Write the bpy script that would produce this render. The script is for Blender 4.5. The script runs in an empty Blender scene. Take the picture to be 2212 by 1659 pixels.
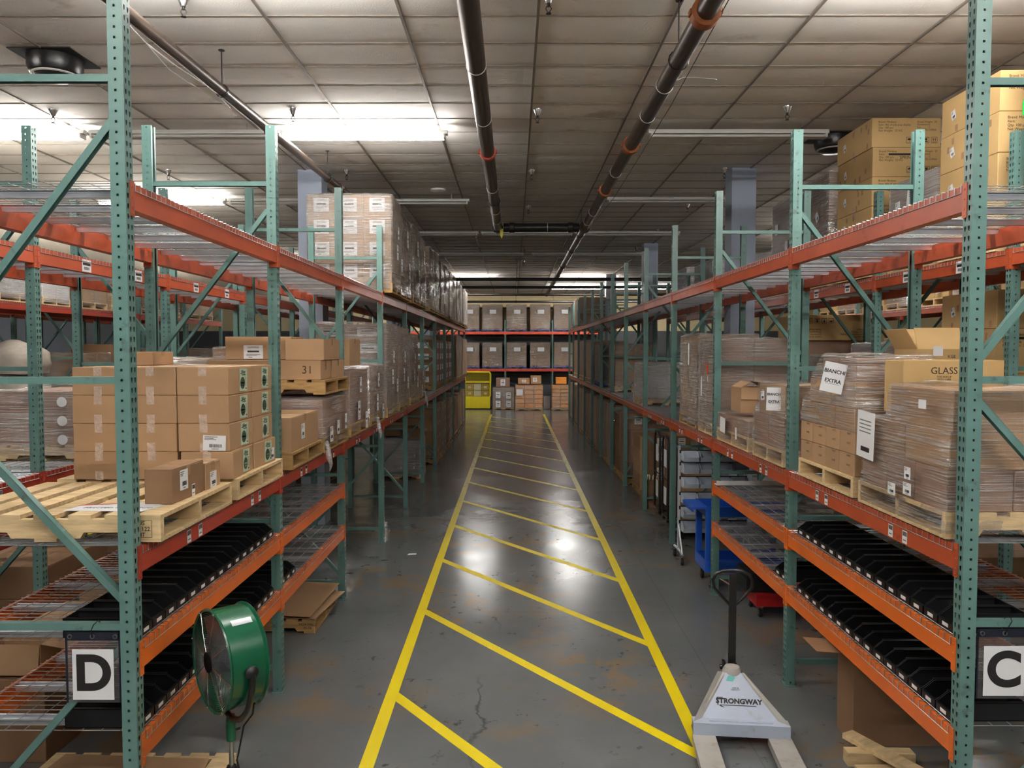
import bpy, bmesh, math, random
from mathutils import Vector, Matrix, noise
PI = math.pi
R = random.Random(11)
scene = bpy.context.scene
COL = scene.collection

# ------------------------------------------------------------------ camera, world, exposure
EYE = 2.82
PITCH, YAW = 0.0431, 0.0024
cd = bpy.data.cameras.new('camera'); cam = bpy.data.objects.new('camera', cd); COL.objects.link(cam)
cam.location = (0, 0, EYE); cam.rotation_euler = (PI/2 - PITCH, 0, YAW)
cd.sensor_fit = 'HORIZONTAL'; cd.sensor_width = 36; cd.lens = 1680/2212*36
cd.clip_start = 0.05; cd.clip_end = 200
scene.camera = cam
w = bpy.data.worlds.new('world'); scene.world = w; w.use_nodes = True
w.node_tree.nodes['Background'].inputs[0].default_value = (0.55, 0.58, 0.62, 1)
w.node_tree.nodes['Background'].inputs[1].default_value = 0.02
vs = scene.view_settings
scene.display_settings.display_device = 'sRGB'
vs.view_transform = 'Standard'; vs.look = 'None'; vs.gamma = 1; vs.use_curve_mapping = False
vs.exposure = 2.15
TUBE = 26.0            # radiance of a burning fluorescent tube
cy = scene.cycles
cy.use_adaptive_sampling = True; cy.adaptive_threshold = .04
cy.max_bounces = 7; cy.diffuse_bounces = 4; cy.glossy_bounces = 3; cy.transmission_bounces = 4
cy.transparent_max_bounces = 12; cy.sample_clamp_indirect = 6; cy.caustics_reflective = False; cy.caustics_refractive = False

# ------------------------------------------------------------------ materials
def nt(name):
    m = bpy.data.materials.new(name); m.use_nodes = True
    t = m.node_tree; b = t.nodes['Principled BSDF']
    return m, t, b
def lin(c):
    return tuple(((x/12.92) if x <= .04045 else ((x+.055)/1.055)**2.4) for x in [v/255 for v in c])
def M(name, rgb, rough=.55, metal=0., var=.0, vs_=6., bump=0., bs=60., stretch=(1, 1, 1), spec=.5, obj=.0, dirt=None, dirt_amt=.0, dirt_s=3.):
    """painted / plain surface: base colour (sRGB 0-255), tone variation, bump, per-object tone, wear patches"""
    m, t, b = nt(name); N, L = t.nodes.new, t.links.new
    b.inputs['Roughness'].default_value = rough; b.inputs['Metallic'].default_value = metal
    b.inputs['Specular IOR Level'].default_value = spec
    c = lin(rgb) + (1,)
    b.inputs['Base Color'].default_value = c
    if not (var or bump or obj or dirt): return m
    tc = N('ShaderNodeTexCoord'); mp = N('ShaderNodeMapping'); L(tc.outputs['Object'], mp.inputs[0]); mp.inputs['Scale'].default_value = stretch
    oi = N('ShaderNodeObjectInfo'); ad = N('ShaderNodeVectorMath'); ad.operation = 'ADD'
    sc = N('ShaderNodeVectorMath'); sc.operation = 'SCALE'; sc.inputs[0].default_value = (17, 31, 23); L(oi.outputs['Random'], sc.inputs['Scale'])
    L(mp.outputs[0], ad.inputs[0]); L(sc.outputs[0], ad.inputs[1]); vec = ad.outputs[0]
    src = None
    n1 = N('ShaderNodeTexNoise'); L(vec, n1.inputs['Vector']); n1.inputs['Scale'].default_value = vs_; n1.inputs['Detail'].default_value = 5
    mr = N('ShaderNodeMapRange'); L(n1.outputs[0], mr.inputs[0]); mr.inputs[1].default_value = .3; mr.inputs[2].default_value = .7
    mr.inputs[3].default_value = 1-var; mr.inputs[4].default_value = 1+var
    if obj:
        m2 = N('ShaderNodeMapRange'); L(oi.outputs['Random'], m2.inputs[0]); m2.inputs[3].default_value = 1-obj; m2.inputs[4].default_value = 1+obj
        mu = N('ShaderNodeMath'); mu.operation = 'MULTIPLY'; L(mr.outputs[0], mu.inputs[0]); L(m2.outputs[0], mu.inputs[1]); fac = mu.outputs[0]
    else: fac = mr.outputs[0]
    vm = N('ShaderNodeVectorMath'); vm.operation = 'SCALE'; vm.inputs[0].default_value = c[:3]; L(fac, vm.inputs['Scale'])
    src = vm.outputs[0]
    if dirt:
        n2 = N('ShaderNodeTexNoise'); L(vec, n2.inputs['Vector']); n2.inputs['Scale'].default_value = dirt_s; n2.inputs['Detail'].default_value = 8; n2.inputs['Roughness'].default_value = .65
        r2 = N('ShaderNodeMapRange'); L(n2.outputs[0], r2.inputs[0]); r2.inputs[1].default_value = .62-dirt_amt*.3; r2.inputs[2].default_value = .72
        mx = N('ShaderNodeMix'); mx.data_type = 'RGBA'; L(r2.outputs[0], mx.inputs[0]); L(src, mx.inputs[6]); mx.inputs[7].default_value = lin(dirt)+(1,)
        src = mx.outputs[2]
    L(src, b.inputs['Base Color'])
    if bump:
        n3 = N('ShaderNodeTexNoise'); L(vec, n3.inputs['Vector']); n3.inputs['Scale'].default_value = bs; n3.inputs['Detail'].default_value = 3
        bp = N('ShaderNodeBump'); bp.inputs['Strength'].default_value = bump; bp.inputs['Distance'].default_value = .01; L(n3.outputs[0], bp.inputs['Height']); L(bp.outputs[0], b.inputs['Normal'])
    return m

GREEN = M('rack_green_enamel', (96, 130, 124), .33, var=.08, vs_=5, bump=.03, bs=40, obj=.06, dirt=(70, 84, 78), dirt_amt=.05, dirt_s=7)
ORANGE = M('rack_orange_enamel', (180, 79, 44), .4, var=.12, vs_=4, obj=.08, dirt=(120, 52, 34), dirt_amt=.12, dirt_s=6)
BRIGHT = M('rack_bright_orange_enamel', (222, 106, 32), .38, var=.06, vs_=4, obj=.04)
RED = M('rack_red_orange_enamel', (172, 62, 42), .42, var=.1, vs_=4, obj=.1)
GALV = M('galvanised_steel', (208, 212, 220), .33, .5, var=.1, vs_=9, obj=.05)
WIRE = M('zinc_wire', (196, 198, 202), .3, .7)
STEEL = M('bright_steel', (200, 200, 200), .25, 1)
CARD = M('cardboard', (172, 138, 104), .72, var=.05, vs_=3, bump=.05, bs=30, obj=.08, spec=.25)
CARD_D = M('cardboard_dark', (142, 110, 82), .74, var=.06, vs_=3, bump=.05, bs=30, obj=.1, spec=.25)
CARD_Y = M('cardboard_yellow', (192, 160, 110), .7, var=.06, vs_=2.5, bump=.05, bs=30, obj=.06, spec=.25)
CARD_R = M('cardboard_reddish', (156, 124, 106), .7, var=.08, vs_=3, bump=.05, bs=30, obj=.08, spec=.25)
CARD_O = M('carton_orange_print', (228, 150, 56), .6, var=.12, vs_=4, obj=.1)
WHITEBOX = M('carton_white', (202, 204, 210), .6, var=.05, vs_=4, obj=.05)
WOOD = M('pallet_wood', (214, 186, 142), .7, var=.2, vs_=4, stretch=(1.5, 9, 9), bump=.2, bs=14, obj=.12, spec=.25)
WOOD_D = M('pallet_wood_aged', (168, 134, 88), .75, var=.22, vs_=4, stretch=(1.5, 9, 9), bump=.2, bs=14, obj=.12, spec=.2)
BLUEP = M('blue_pallet', (38, 62, 140), .6, var=.1)
TAPE = M('packing_tape', (176, 140, 106), .16, var=.08, vs_=20, bump=.3, bs=50)
TAPE_C = M('clear_tape_glint', (198, 174, 156), .1, var=.14, vs_=25, bump=1.0, bs=35, spec=.8)
PAPER = M('white_paper', (232, 232, 234), .6)
INK = M('black_ink', (34, 32, 32), .6)
INK_B = M('brown_ink', (70, 48, 28), .7)
INK_G = M('grey_ink', (120, 118, 116), .7)
BLUE_INK = M('blue_ink', (50, 66, 140), .6)
MINT = M('mint_paper', (186, 204, 176), .6)
DGREEN = M('label_dark_green', (58, 74, 56), .6)
BLACKP = M('black_plastic', (22, 23, 25), .42, var=.1, vs_=3)
BLACKM = M('black_metal', (24, 22, 22), .3, spec=.6)
RUBBER = M('rubber', (20, 20, 20), .8)
NAVY = M('navy_vinyl', (28, 30, 44), .5)
WHITEM = M('white_enamel', (224, 224, 220), .35)
TUBEOFF = M('unlit_tube', (214, 212, 208), .3)
JACK = M('jack_pale_grey_enamel', (178, 188, 206), .4, var=.05, vs_=5, dirt=(150, 146, 138), dirt_amt=.15, dirt_s=5)
FORK = M('jack_fork_worn', (168, 165, 158), .5, var=.1, vs_=6, dirt=(150, 132, 110), dirt_amt=.25, dirt_s=8)
FANGREEN = M('fan_green_enamel', (18, 86, 58), .24, spec=.6)
ALU = M('fan_blade_aluminium', (150, 152, 156), .3, .9, var=.1)
PIPE = M('pipe_brown_iron', (72, 60, 52), .38, .35, var=.25, vs_=5, obj=.05, dirt=(40, 32, 28), dirt_amt=.3, dirt_s=5)
PIPE_K = M('pipe_black_iron', (44, 42, 42), .3, .3, var=.2, vs_=6)
RUST = M('coupling_rust_orange', (150, 82, 34), .6, var=.2, vs_=12)
CPLRED = M('coupling_red', (200, 74, 50), .5)
COLUMNM = M('column_blue_grey', (158, 168, 186), .55, var=.04, vs_=2)
CREAM = M('wall_cream', (240, 222, 176), .8, var=.04, vs_=1.5)
WALLG = M('wall_grey', (150, 156, 166), .8, var=.05, vs_=1)
YELCAGE = M('cage_yellow', (226, 206, 24), .45, var=.05)
BLUECART = M('cart_blue_plastic', (26, 82, 178), .4)
REDP = M('red_plastic', (188, 30, 32), .4)
CLEARBIN = M('bin_clear_plastic', (188, 196, 206), .25, var=.06, vs_=8)
SACK = M('woven_white_sack', (206, 196, 184), .75, var=.1, vs_=8, bump=.5, bs=9)
DUCT = M('duct_cream_fabric', (214, 206, 188), .8, var=.05)
JAR = M('jar_white', (226, 218, 196), .4)
ORTAG = M('orange_tag', (240, 80, 30), .5)
GRTAG = M('green_tag', (20, 190, 80), .5)
YELTAG = M('yellow_tag', (225, 215, 50), .5)
MARK = INK

def emit(name, rgb, s):
    m, t, b = nt(name); b.inputs['Emission Color'].default_value = rgb+(1,); b.inputs['Emission Strength'].default_value = s
    b.inputs['Base Color'].default_value = (.8, .8, .8, 1); return m
LIT = emit('burning_tube', (1.0, .975, .935), TUBE)

def film(name, milk, gloss, glint_streak, rough=.14, tint=(.97, .95, .94), bumps=.5):
    m, t, b = nt(name); N, L = t.nodes.new, t.links.new
    t.nodes.remove(b); out = t.nodes['Material Output']
    tc = N('ShaderNodeTexCoord'); oi = N('ShaderNodeObjectInfo')
    sc = N('ShaderNodeVectorMath'); sc.operation = 'SCALE'; sc.inputs[0].default_value = (7, 13, 5); L(oi.outputs['Random'], sc.inputs['Scale'])
    ad = N('ShaderNodeVectorMath'); ad.operation = 'ADD'; L(tc.outputs['Object'], ad.inputs[0]); L(sc.outputs[0], ad.inputs[1])
    mp = N('ShaderNodeMapping'); L(ad.outputs[0], mp.inputs[0]); mp.inputs['Scale'].default_value = (1.5, 1.5, 100); mp.inputs['Rotation'].default_value = (.12, .1, 0)
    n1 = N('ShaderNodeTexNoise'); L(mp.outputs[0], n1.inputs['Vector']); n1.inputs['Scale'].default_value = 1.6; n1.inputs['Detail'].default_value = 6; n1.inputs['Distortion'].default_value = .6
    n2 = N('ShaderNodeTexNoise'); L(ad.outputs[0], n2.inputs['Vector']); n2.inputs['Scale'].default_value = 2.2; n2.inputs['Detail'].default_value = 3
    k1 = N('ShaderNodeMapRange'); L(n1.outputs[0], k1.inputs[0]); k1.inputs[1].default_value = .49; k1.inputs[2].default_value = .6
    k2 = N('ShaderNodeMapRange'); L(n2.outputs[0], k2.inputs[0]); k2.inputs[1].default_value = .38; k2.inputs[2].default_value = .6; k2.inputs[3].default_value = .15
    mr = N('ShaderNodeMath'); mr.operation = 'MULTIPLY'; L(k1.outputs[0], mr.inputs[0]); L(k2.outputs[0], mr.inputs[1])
    ms = N('ShaderNodeMath'); ms.operation = 'MULTIPLY'; L(mr.outputs[0], ms.inputs[0]); ms.inputs[1].default_value = glint_streak; mr = ms  # white streaks: crease whitening plus lamp glints painted into the film colour
    bp = N('ShaderNodeBump'); bp.inputs['Strength'].default_value = bumps; bp.inputs['Distance'].default_value = .02; L(n1.outputs[0], bp.inputs['Height'])
    tr = N('ShaderNodeBsdfTransparent'); tr.inputs[0].default_value = tint+(1,)
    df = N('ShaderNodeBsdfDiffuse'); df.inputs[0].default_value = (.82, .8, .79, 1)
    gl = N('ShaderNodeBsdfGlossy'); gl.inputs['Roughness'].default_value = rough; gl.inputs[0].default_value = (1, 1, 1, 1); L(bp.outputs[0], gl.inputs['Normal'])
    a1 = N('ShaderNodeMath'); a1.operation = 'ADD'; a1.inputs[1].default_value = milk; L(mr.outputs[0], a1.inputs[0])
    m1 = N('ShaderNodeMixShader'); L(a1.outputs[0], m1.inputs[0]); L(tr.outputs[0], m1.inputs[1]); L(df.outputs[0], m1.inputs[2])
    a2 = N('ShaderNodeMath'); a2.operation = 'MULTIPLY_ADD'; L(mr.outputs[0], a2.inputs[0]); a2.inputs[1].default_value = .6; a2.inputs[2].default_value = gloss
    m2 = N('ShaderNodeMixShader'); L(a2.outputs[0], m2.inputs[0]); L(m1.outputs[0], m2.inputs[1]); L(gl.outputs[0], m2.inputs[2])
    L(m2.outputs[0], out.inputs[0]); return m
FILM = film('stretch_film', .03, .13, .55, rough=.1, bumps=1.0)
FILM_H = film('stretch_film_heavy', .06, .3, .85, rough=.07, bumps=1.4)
CLEARV = film('clear_vinyl', .03, .08, .02, rough=.08, bumps=.05)
FOG = film('milky_film', .3, .15, .35, rough=.2)

# ------------------------------------------------------------------ mesh building
class MB:
    def __init__(s): s.v, s.f, s.m = [], [], []
    def add(s, vs, fs, mi=0, mat=None):
        b = len(s.v)
        s.v += [tuple(mat @ Vector(p)) for p in vs] if mat else [tuple(p) for p in vs]
        s.f += [tuple(b+i for i in f) for f in fs]; s.m += [mi]*len(fs); return s
    def box(s, x0, x1, y0, y1, z0, z1, mi=0, mat=None):
        return s.add([(x0,y0,z0),(x1,y0,z0),(x1,y1,z0),(x0,y1,z0),(x0,y0,z1),(x1,y0,z1),(x1,y1,z1),(x0,y1,z1)],
              [(0,3,2,1),(4,5,6,7),(0,1,5,4),(1,2,6,5),(2,3,7,6),(3,0,4,7)], mi, mat)
    def tube(s, path, r, n=8, mi=0, cap=True, mat=None):
        path = [Vector(p) for p in path]; rings = []; up = None
        for i, p in enumerate(path):
            d = (path[min(i+1, len(path)-1)] - path[max(i-1, 0)]).normalized()
            if up is None or abs(up.dot(d)) > .97: up = Vector((0, 0, 1)) if abs(d.z) < .9 else Vector((1, 0, 0))
            a = d.cross(up).normalized(); bb = d.cross(a).normalized(); up = -bb if bb.dot(up) < 0 else bb
            rr = r[i] if isinstance(r, (list, tuple)) else r
            rings.append([p + (a*math.cos(2*PI*k/n) + bb*math.sin(2*PI*k/n))*rr for k in range(n)])
        vs = [q for g in rings for q in g]; fs = []
        for i in range(len(path)-1):
            for k in range(n):
                fs.append((i*n+k, i*n+(k+1) % n, (i+1)*n+(k+1) % n, (i+1)*n+k))
        if cap: fs += [tuple(range(n)), tuple(range((len(path)-1)*n, len(path)*n))]
        return s.add(vs, fs, mi, mat)
    def lathe(s, prof, n=24, mi=0, mat=None, cap=True):
        vs = [(r*math.cos(2*PI*k/n), r*math.sin(2*PI*k/n), z) for r, z in prof for k in range(n)]; fs = []
        for i in range(len(prof)-1):
            for k in range(n): fs.append((i*n+k, i*n+(k+1) % n, (i+1)*n+(k+1) % n, (i+1)*n+k))
        if cap: fs += [tuple(range(n)), tuple(range((len(prof)-1)*n, len(prof)*n))]
        return s.add(vs, fs, mi, mat)
    def prism(s, pts, y0, y1, mi=0, mat=None):
        """polygon in x,z extruded along y"""
        n = len(pts); vs = [(x, y0, z) for x, z in pts] + [(x, y1, z) for x, z in pts]
        fs = [tuple(range(n)), tuple(range(2*n-1, n-1, -1))] + [(i, (i+1) % n, n+(i+1) % n, n+i) for i in range(n)]
        return s.add(vs, fs, mi, mat)
    def slab(s, pts, z0, z1, mi=0, mat=None):
        """polygon in x,y extruded along z"""
        n = len(pts); vs = [(x, y, z0) for x, y in pts] + [(x, y, z1) for x, y in pts]
        fs = [tuple(range(n)), tuple(range(2*n-1, n-1, -1))] + [(i, (i+1) % n, n+(i+1) % n, n+i) for i in range(n)]
        return s.add(vs, fs, mi, mat)
    def mesh(s, name, mats, smooth=False, fix=True):
        me = bpy.data.meshes.new(name); me.from_pydata(s.v, [], s.f)
        for m in (mats if isinstance(mats, (list, tuple)) else [mats]): me.materials.append(m)
        me.polygons.foreach_set('material_index', s.m)
        if fix:
            b = bmesh.new(); b.from_mesh(me); bmesh.ops.recalc_face_normals(b, faces=b.faces); b.to_mesh(me); b.free()
        if smooth:
            me.polygons.foreach_set('use_smooth', [True]*len(me.polygons))
            try: me.set_sharp_from_angle(angle=math.radians(38))
            except Exception: pass
        me.update(); return me
    def build(s, name, mats, parent=None, smooth=False, loc=(0, 0, 0)):
        return link(name, s.mesh(name, mats, smooth), parent, loc)
def link(name, me, parent=None, loc=(0, 0, 0), rz=0, mat=None, sc=None):
    o = bpy.data.objects.new(name, me); COL.objects.link(o); o.parent = parent
    if mat is not None: o.matrix_local = mat
    else:
        o.location = loc; o.rotation_euler = (0, 0, rz)
        if sc: o.scale = sc
    return o
def tag(o, label, cat, group=None):
    o['label'] = label; o['category'] = cat
    if group: o['group'] = group
    return o
def thing(name, label, cat, loc=(0, 0, 0), rz=0, group=None):
    o = bpy.data.objects.new(name, None); COL.objects.link(o); o.location = loc; o.rotation_euler = (0, 0, rz); o.empty_display_size = .1
    return tag(o, label, cat, group)
def struct(name, mb, mats, smooth=False):
    o = mb.build(name, mats, None, smooth); o['kind'] = 'structure'; return o
KIDS = {}
def copy_tree(o, parent=None, loc=None, rz=None):
    c = o.copy(); COL.objects.link(c); c.parent = parent
    if loc is not None: c.location = loc
    if rz is not None: c.rotation_euler = (0, 0, rz)
    for k in o.children: copy_tree(k, c)
    return c
ORD = 'first second third fourth fifth sixth seventh eighth ninth tenth eleventh twelfth thirteenth fourteenth fifteenth sixteenth seventeenth eighteenth nineteenth twentieth'.split()
CACHE = {}
def cached(key, fn):
    if key not in CACHE: CACHE[key] = fn()
    return CACHE[key]
def arc(cx, cz, r, a0, a1, n=12, y=0):
    return [(cx + r*math.cos(a0+(a1-a0)*i/n), y, cz + r*math.sin(a0+(a1-a0)*i/n)) for i in range(n+1)]
def T(x=0, y=0, z=0): return Matrix.Translation((x, y, z))
def RZ(a): return Matrix.Rotation(a, 4, 'Z')
def text(s, size, parent, mat, ink=INK, name='lettering', align='CENTER', bold=0., sx=1., shear=0., lh=1.):
    def mk():
        c = bpy.data.curves.new(name, 'FONT'); c.body = s; c.size = size; c.align_x = align; c.align_y = 'CENTER'; c.extrude = .0003; c.offset = bold; c.shear = shear; c.space_line = lh
        c.resolution_u = 10 if size > .1 else 3; c.materials.append(ink)
        o = bpy.data.objects.new(name, c); me = bpy.data.meshes.new_from_object(o); bpy.data.objects.remove(o)
        if not me.materials: me.materials.append(ink)
        me.name = name; return me
    return link(name, cached(('tx', s, round(size, 4), align, ink.name, bold, shear, lh), mk), parent, mat=mat @ Matrix.Diagonal((sx, 1, 1, 1)))

# ------------------------------------------------------------------ faces, stickers, cartons, pallets
def face_mat(face, dx, dy, dz, u=0, v=0, off=.001, roll=0):
    """plane on a box face (origin bottom centre of the box); u,v metres from the face centre"""
    if face == '-y': r, n, c = Vector((1,0,0)), Vector((0,-1,0)), Vector((0,-dy/2,dz/2))
    elif face == '+x': r, n, c = Vector((0,1,0)), Vector((1,0,0)), Vector((dx/2,0,dz/2))
    elif face == '-x': r, n, c = Vector((0,-1,0)), Vector((-1,0,0)), Vector((-dx/2,0,dz/2))
    else: r, n, c = Vector((1,0,0)), Vector((0,0,1)), Vector((0,0,dz))
    up = n.cross(r); p = c + r*u + up*v + n*off
    m = Matrix(((r.x, up.x, n.x, p.x), (r.y, up.y, n.y, p.y), (r.z, up.z, n.z, p.z), (0, 0, 0, 1)))
    return m @ RZ(roll)
def sticker_mesh(kind, sw, sh):
    def mk():
        b = MB(); rr = random.Random(hash((kind, round(sw, 2))) % 1000)
        b.box(-sw/2, sw/2, -sh/2, sh/2, 0, .0008, 0)
        def bar(x0, x1, y0, y1, mi=1): b.box(x0*sw, x1*sw, y0*sh, y1*sh, .0008, .0012, mi)
        if kind == 'ship':
            for k, y in enumerate((.4, .3, .22)): bar(-.44, -.44+rr.uniform(.3, .6), y-.025, y+.02, 2)
            x = -.22
            while x < .3:
                ww = rr.choice((.012, .02, .03)); bar(x, x+ww, -.3, -.08); x += ww+rr.choice((.012, .02))
            bar(-.12, .2, -.42, -.37, 2)
        elif kind == 'barcode':
            x = -.42
            while x < .4:
                ww = rr.choice((.025, .04, .06)); bar(x, x+ww, .08, .42); x += ww+.03
            bar(-.3, .3, -.3, -.2, 2)
        elif kind == 'rack':
            bar(-.42, .42, .02, .24); b.f and None
            x = -.3
            while x < .3:
                ww = rr.choice((.02, .03)); bar(x, x+ww, -.34, -.1); x += ww+.02
        elif kind == 'mint':
            pts = [(.0+.27*math.cos(2*PI*k/20)*sw*1.1 - .1*sw, -.14*sh+.27*math.sin(2*PI*k/20)*sh) for k in range(20)]
            b.slab(pts, .0008, .0012, 3)
            bar(-.38, -.14, .26, .3, 3); bar(-.2, .3, .2, .24, 3)
            bar(-.34, .14, -.17, -.11, 0); bar(-.24, .06, -.27, -.24, 0)
            for k in range(7): bar(.2, .42, .1-.06*k, .12-.06*k, 2)
            bar(.28, .42, -.42, -.36, 1)
        elif kind == 'sheet':
            for y in (.38, .3): bar(-.3, .3, y-.02, y+.015, 2)
            bar(-.3, .3, -.02, .1); bar(-.36, .36, -.2, -.16, 2); bar(-.36, .2, -.28, -.25, 2); bar(-.25, -.05, -.42, -.37, 2)
        elif kind == 'sign':
            for y in (.3, .22, .14, .06): bar(-.38, .3, y-.015, y+.01, 2)
            bar(-.25, .25, -.36, -.26)
        return b.mesh('sticker_'+kind, [PAPER if kind != 'mint' else MINT, INK, INK_G, DGREEN])
    return cached(('st', kind, round(sw, 3), round(sh, 3)), mk)
ST_NAME = {'ship': 'shipping_label', 'barcode': 'barcode_label', 'mint': 'green_product_label', 'sheet': 'paper_label', 'sign': 'paper_label', 'rack': 'location_label', 'plain': 'paper_label'}
def stick(parent, kind, mat, sw, sh):
    return link(ST_NAME[kind], sticker_mesh(kind, sw, sh), parent, mat=mat)
def carton_mesh(dx, dy, dz, mt, seam='x'):
    dx, dy, dz = round(dx, 3), round(dy, 3), round(dz, 3)
    def mk():
        b = MB(); e = .004; x, y = dx/2, dy/2
        # bevelled body
        rows = [(x-e, y-e, 0), (x, y, e), (x, y, dz-.007), (x-.003, y-.003, dz-.004)]
        vs = []; fs = []
        for X, Y, Z in rows:
            vs += [(-X, -Y+e, Z), (-X+e, -Y, Z), (X-e, -Y, Z), (X, -Y+e, Z), (X, Y-e, Z), (X-e, Y, Z), (-X+e, Y, Z), (-X, Y-e, Z)]
        for i in range(3):
            for k in range(8): fs.append((i*8+k, i*8+(k+1) % 8, i*8+8+(k+1) % 8, i*8+8+k))
        fs += [tuple(range(8)), tuple(range(24, 32))]
        b.add(vs, fs)
        g = .002
        if seam == 'x': b.box(-x+.002, x-.002, -y+.002, -g, dz-.0045, dz); b.box(-x+.002, x-.002, g, y-.002, dz-.0045, dz)
        else: b.box(-x+.002, -g, -y+.002, y-.002, dz-.0045, dz); b.box(g, x-.002, -y+.002, y-.002, dz-.0045, dz)
        return b.mesh('carton', mt)
    return cached(('ct', dx, dy, dz, mt.name, seam), mk)
def tape_mesh(dx, dy, dz, seam, mt):
    """one strip of tape along the top seam, folded down over both ends"""
    def mk():
        a, h, e = .026, min(.06, dz*.32), .0007
        d = (dx if seam == 'x' else dy)/2+.0004
        path = [(-d, dz-h), (-d, dz), (d, dz), (d, dz-h)]; out = [(-d-e, dz-h), (-d-e, dz+e), (d+e, dz+e), (d+e, dz-h)]
        b = MB(); vs = []
        for w in (-a, a):
            vs += [(p[0], w, p[1]) if seam == 'x' else (w, p[0], p[1]) for p in path+out]
        fs = [(i, i+1, 5+i, 4+i) for i in range(3)] + [(8+i, 12+i, 13+i, 9+i) for i in range(3)] + [(4+i, 5+i, 13+i, 12+i) for i in range(3)] + [(i, 8+i, 9+i, i+1) for i in range(3)] + [(0, 4, 12, 8), (3, 11, 15, 7)]
        return b.add(vs, fs).mesh('tape', mt)
    return cached(('tp', round(dx, 3), round(dy, 3), round(dz, 3), seam, mt.name), mk)
def carton(label, x0, x1, y0, y1, z0, z1, mt=None, rz=0, seam='x', tape=TAPE, stickers=(), prints=(), parent=None, group=None, name='carton'):
    mt = mt or CARD; dx, dy, dz = x1-x0, y1-y0, z1-z0
    o = link(name, carton_mesh(dx, dy, dz, mt, seam), parent, ((x0+x1)/2, (y0+y1)/2, z0), rz)
    if parent is None: tag(o, label, 'box', group)
    if tape: link('tape', tape_mesh(dx, dy, dz, seam, tape), o)
    if tape is TAPE_C: link('tape', tape_mesh(dx, dy, dz, seam, tape), o, mat=T(0, 0, dz) @ Matrix.Diagonal((1, 1, -1, 1)))
    for st in stickers:
        f, u, v, sw, sh, k = st[:6]; stick(o, k, face_mat(f, dx, dy, dz, u, v, .0015, st[6] if len(st) > 6 else 0), sw, sh)
    for f, u, v, s, size, *rest in prints:
        ink = rest[0] if rest else INK; al = rest[1] if len(rest) > 1 else 'CENTER'; roll = rest[2] if len(rest) > 2 else 0
        text(s, size, o, face_mat(f, dx, dy, dz, u, v, .0012, roll), ink, align=al)
    return o
def open_carton(label, x0, x1, y0, y1, z0, z1, mt=None, rz=0, flaps=(40, 40, 40, 40), fl=None, prints=(), stickers=(), group=None):
    """box without a lid: wall, four flaps hinged outwards by their angles from upright (-y, +x, +y, -x)"""
    mt = mt or CARD; dx, dy, dz = x1-x0, y1-y0, z1-z0; t = .004
    r = thing('open_carton', label, 'box', ((x0+x1)/2, (y0+y1)/2, z0), rz, group)
    b = MB(); X, Y = dx/2, dy/2
    b.box(-X, X, -Y, -Y+t, 0, dz); b.box(-X, X, Y-t, Y, 0, dz); b.box(-X, -X+t, -Y+t, Y-t, 0, dz); b.box(X-t, X, -Y+t, Y-t, 0, dz); b.box(-X+t, X-t, -Y+t, Y-t, 0, t)
    body = b.build('carton_body', mt, r)
    h = fl or min(dx, dy)*.48
    for ang, (px, py, rot, ww) in zip(flaps, ((0, -Y, 0, dx), (X, 0, PI/2, dy), (0, Y, PI, dx), (-X, 0, -PI/2, dy))):
        if ang is None: continue
        f = MB().box(-ww/2+.004, ww/2-.004, 0, .004, 0, h)
        link('flap', f.mesh('flap', mt), r, mat=T(px, py, dz-.001) @ RZ(rot) @ Matrix.Rotation(math.radians(ang), 4, 'X'))
    for f, u, v, s, size, *rest in prints: text(s, size, body, face_mat(f, dx, dy, dz, u, v, .0012), *( [rest[0]] if rest else []))
    for st in stickers: stick(body, st[5], face_mat(st[0], dx, dy, dz, st[1], st[2], .0015), st[3], st[4])
    return r
def pallet_pieces(lx, ly, boards=7):
    """stringers run along x, deck boards along y; returns [(part name, MB)]"""
    out = []; X, Y = lx/2, ly/2; bw = lx/boards*.68
    for y in (-Y+.019, 0, Y-.019):
        s = MB(); pts = [(-X, .018), (-X+.18, .018), (-X+.2, .05), (-X+.4, .05), (-X+.42, .018), (X-.42, .018), (X-.4, .05), (X-.2, .05), (X-.18, .018), (X, .018), (X, .118), (-X, .118)]
        s.prism(pts, y-.019, y+.019); out.append(('stringer', s))
    for i in range(boards):
        x = -X + bw/2 + (lx-bw)*i/(boards-1); j = R.uniform(-.006, .006)
        ww = bw*(1.25 if i in (0, boards-1) else R.uniform(.85, 1.1))/2
        out.append(('deck_board', MB().box(max(-X, x-ww+j), min(X, x+ww+j), -Y, Y, .118, .14)))
    for i in (0, boards//2, boards-1):
        x = -X + bw/2 + (lx-bw)*i/(boards-1)
        out.append(('bottom_board', MB().box(x-bw/2, x+bw/2, -Y, Y, 0, .018)))
    return out
def pallet_mesh(lx, ly, mt):
    def mk():
        b = MB()
        for n, p in pallet_pieces(lx, ly): b.add(p.v, p.f)
        return b.mesh('pallet', mt)
    return cached(('pl', round(lx, 2), round(ly, 2), mt.name), mk)
def wooden_pallet(label, x, y, z, lx=1.2, ly=1.02, mt=None, rz=0, group=None):
    r = thing('wooden_pallet', label, 'pallet', (x, y, z), rz, group)
    for n, p in pallet_pieces(lx, ly): p.build(n, mt or WOOD, r)
    return r

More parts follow.
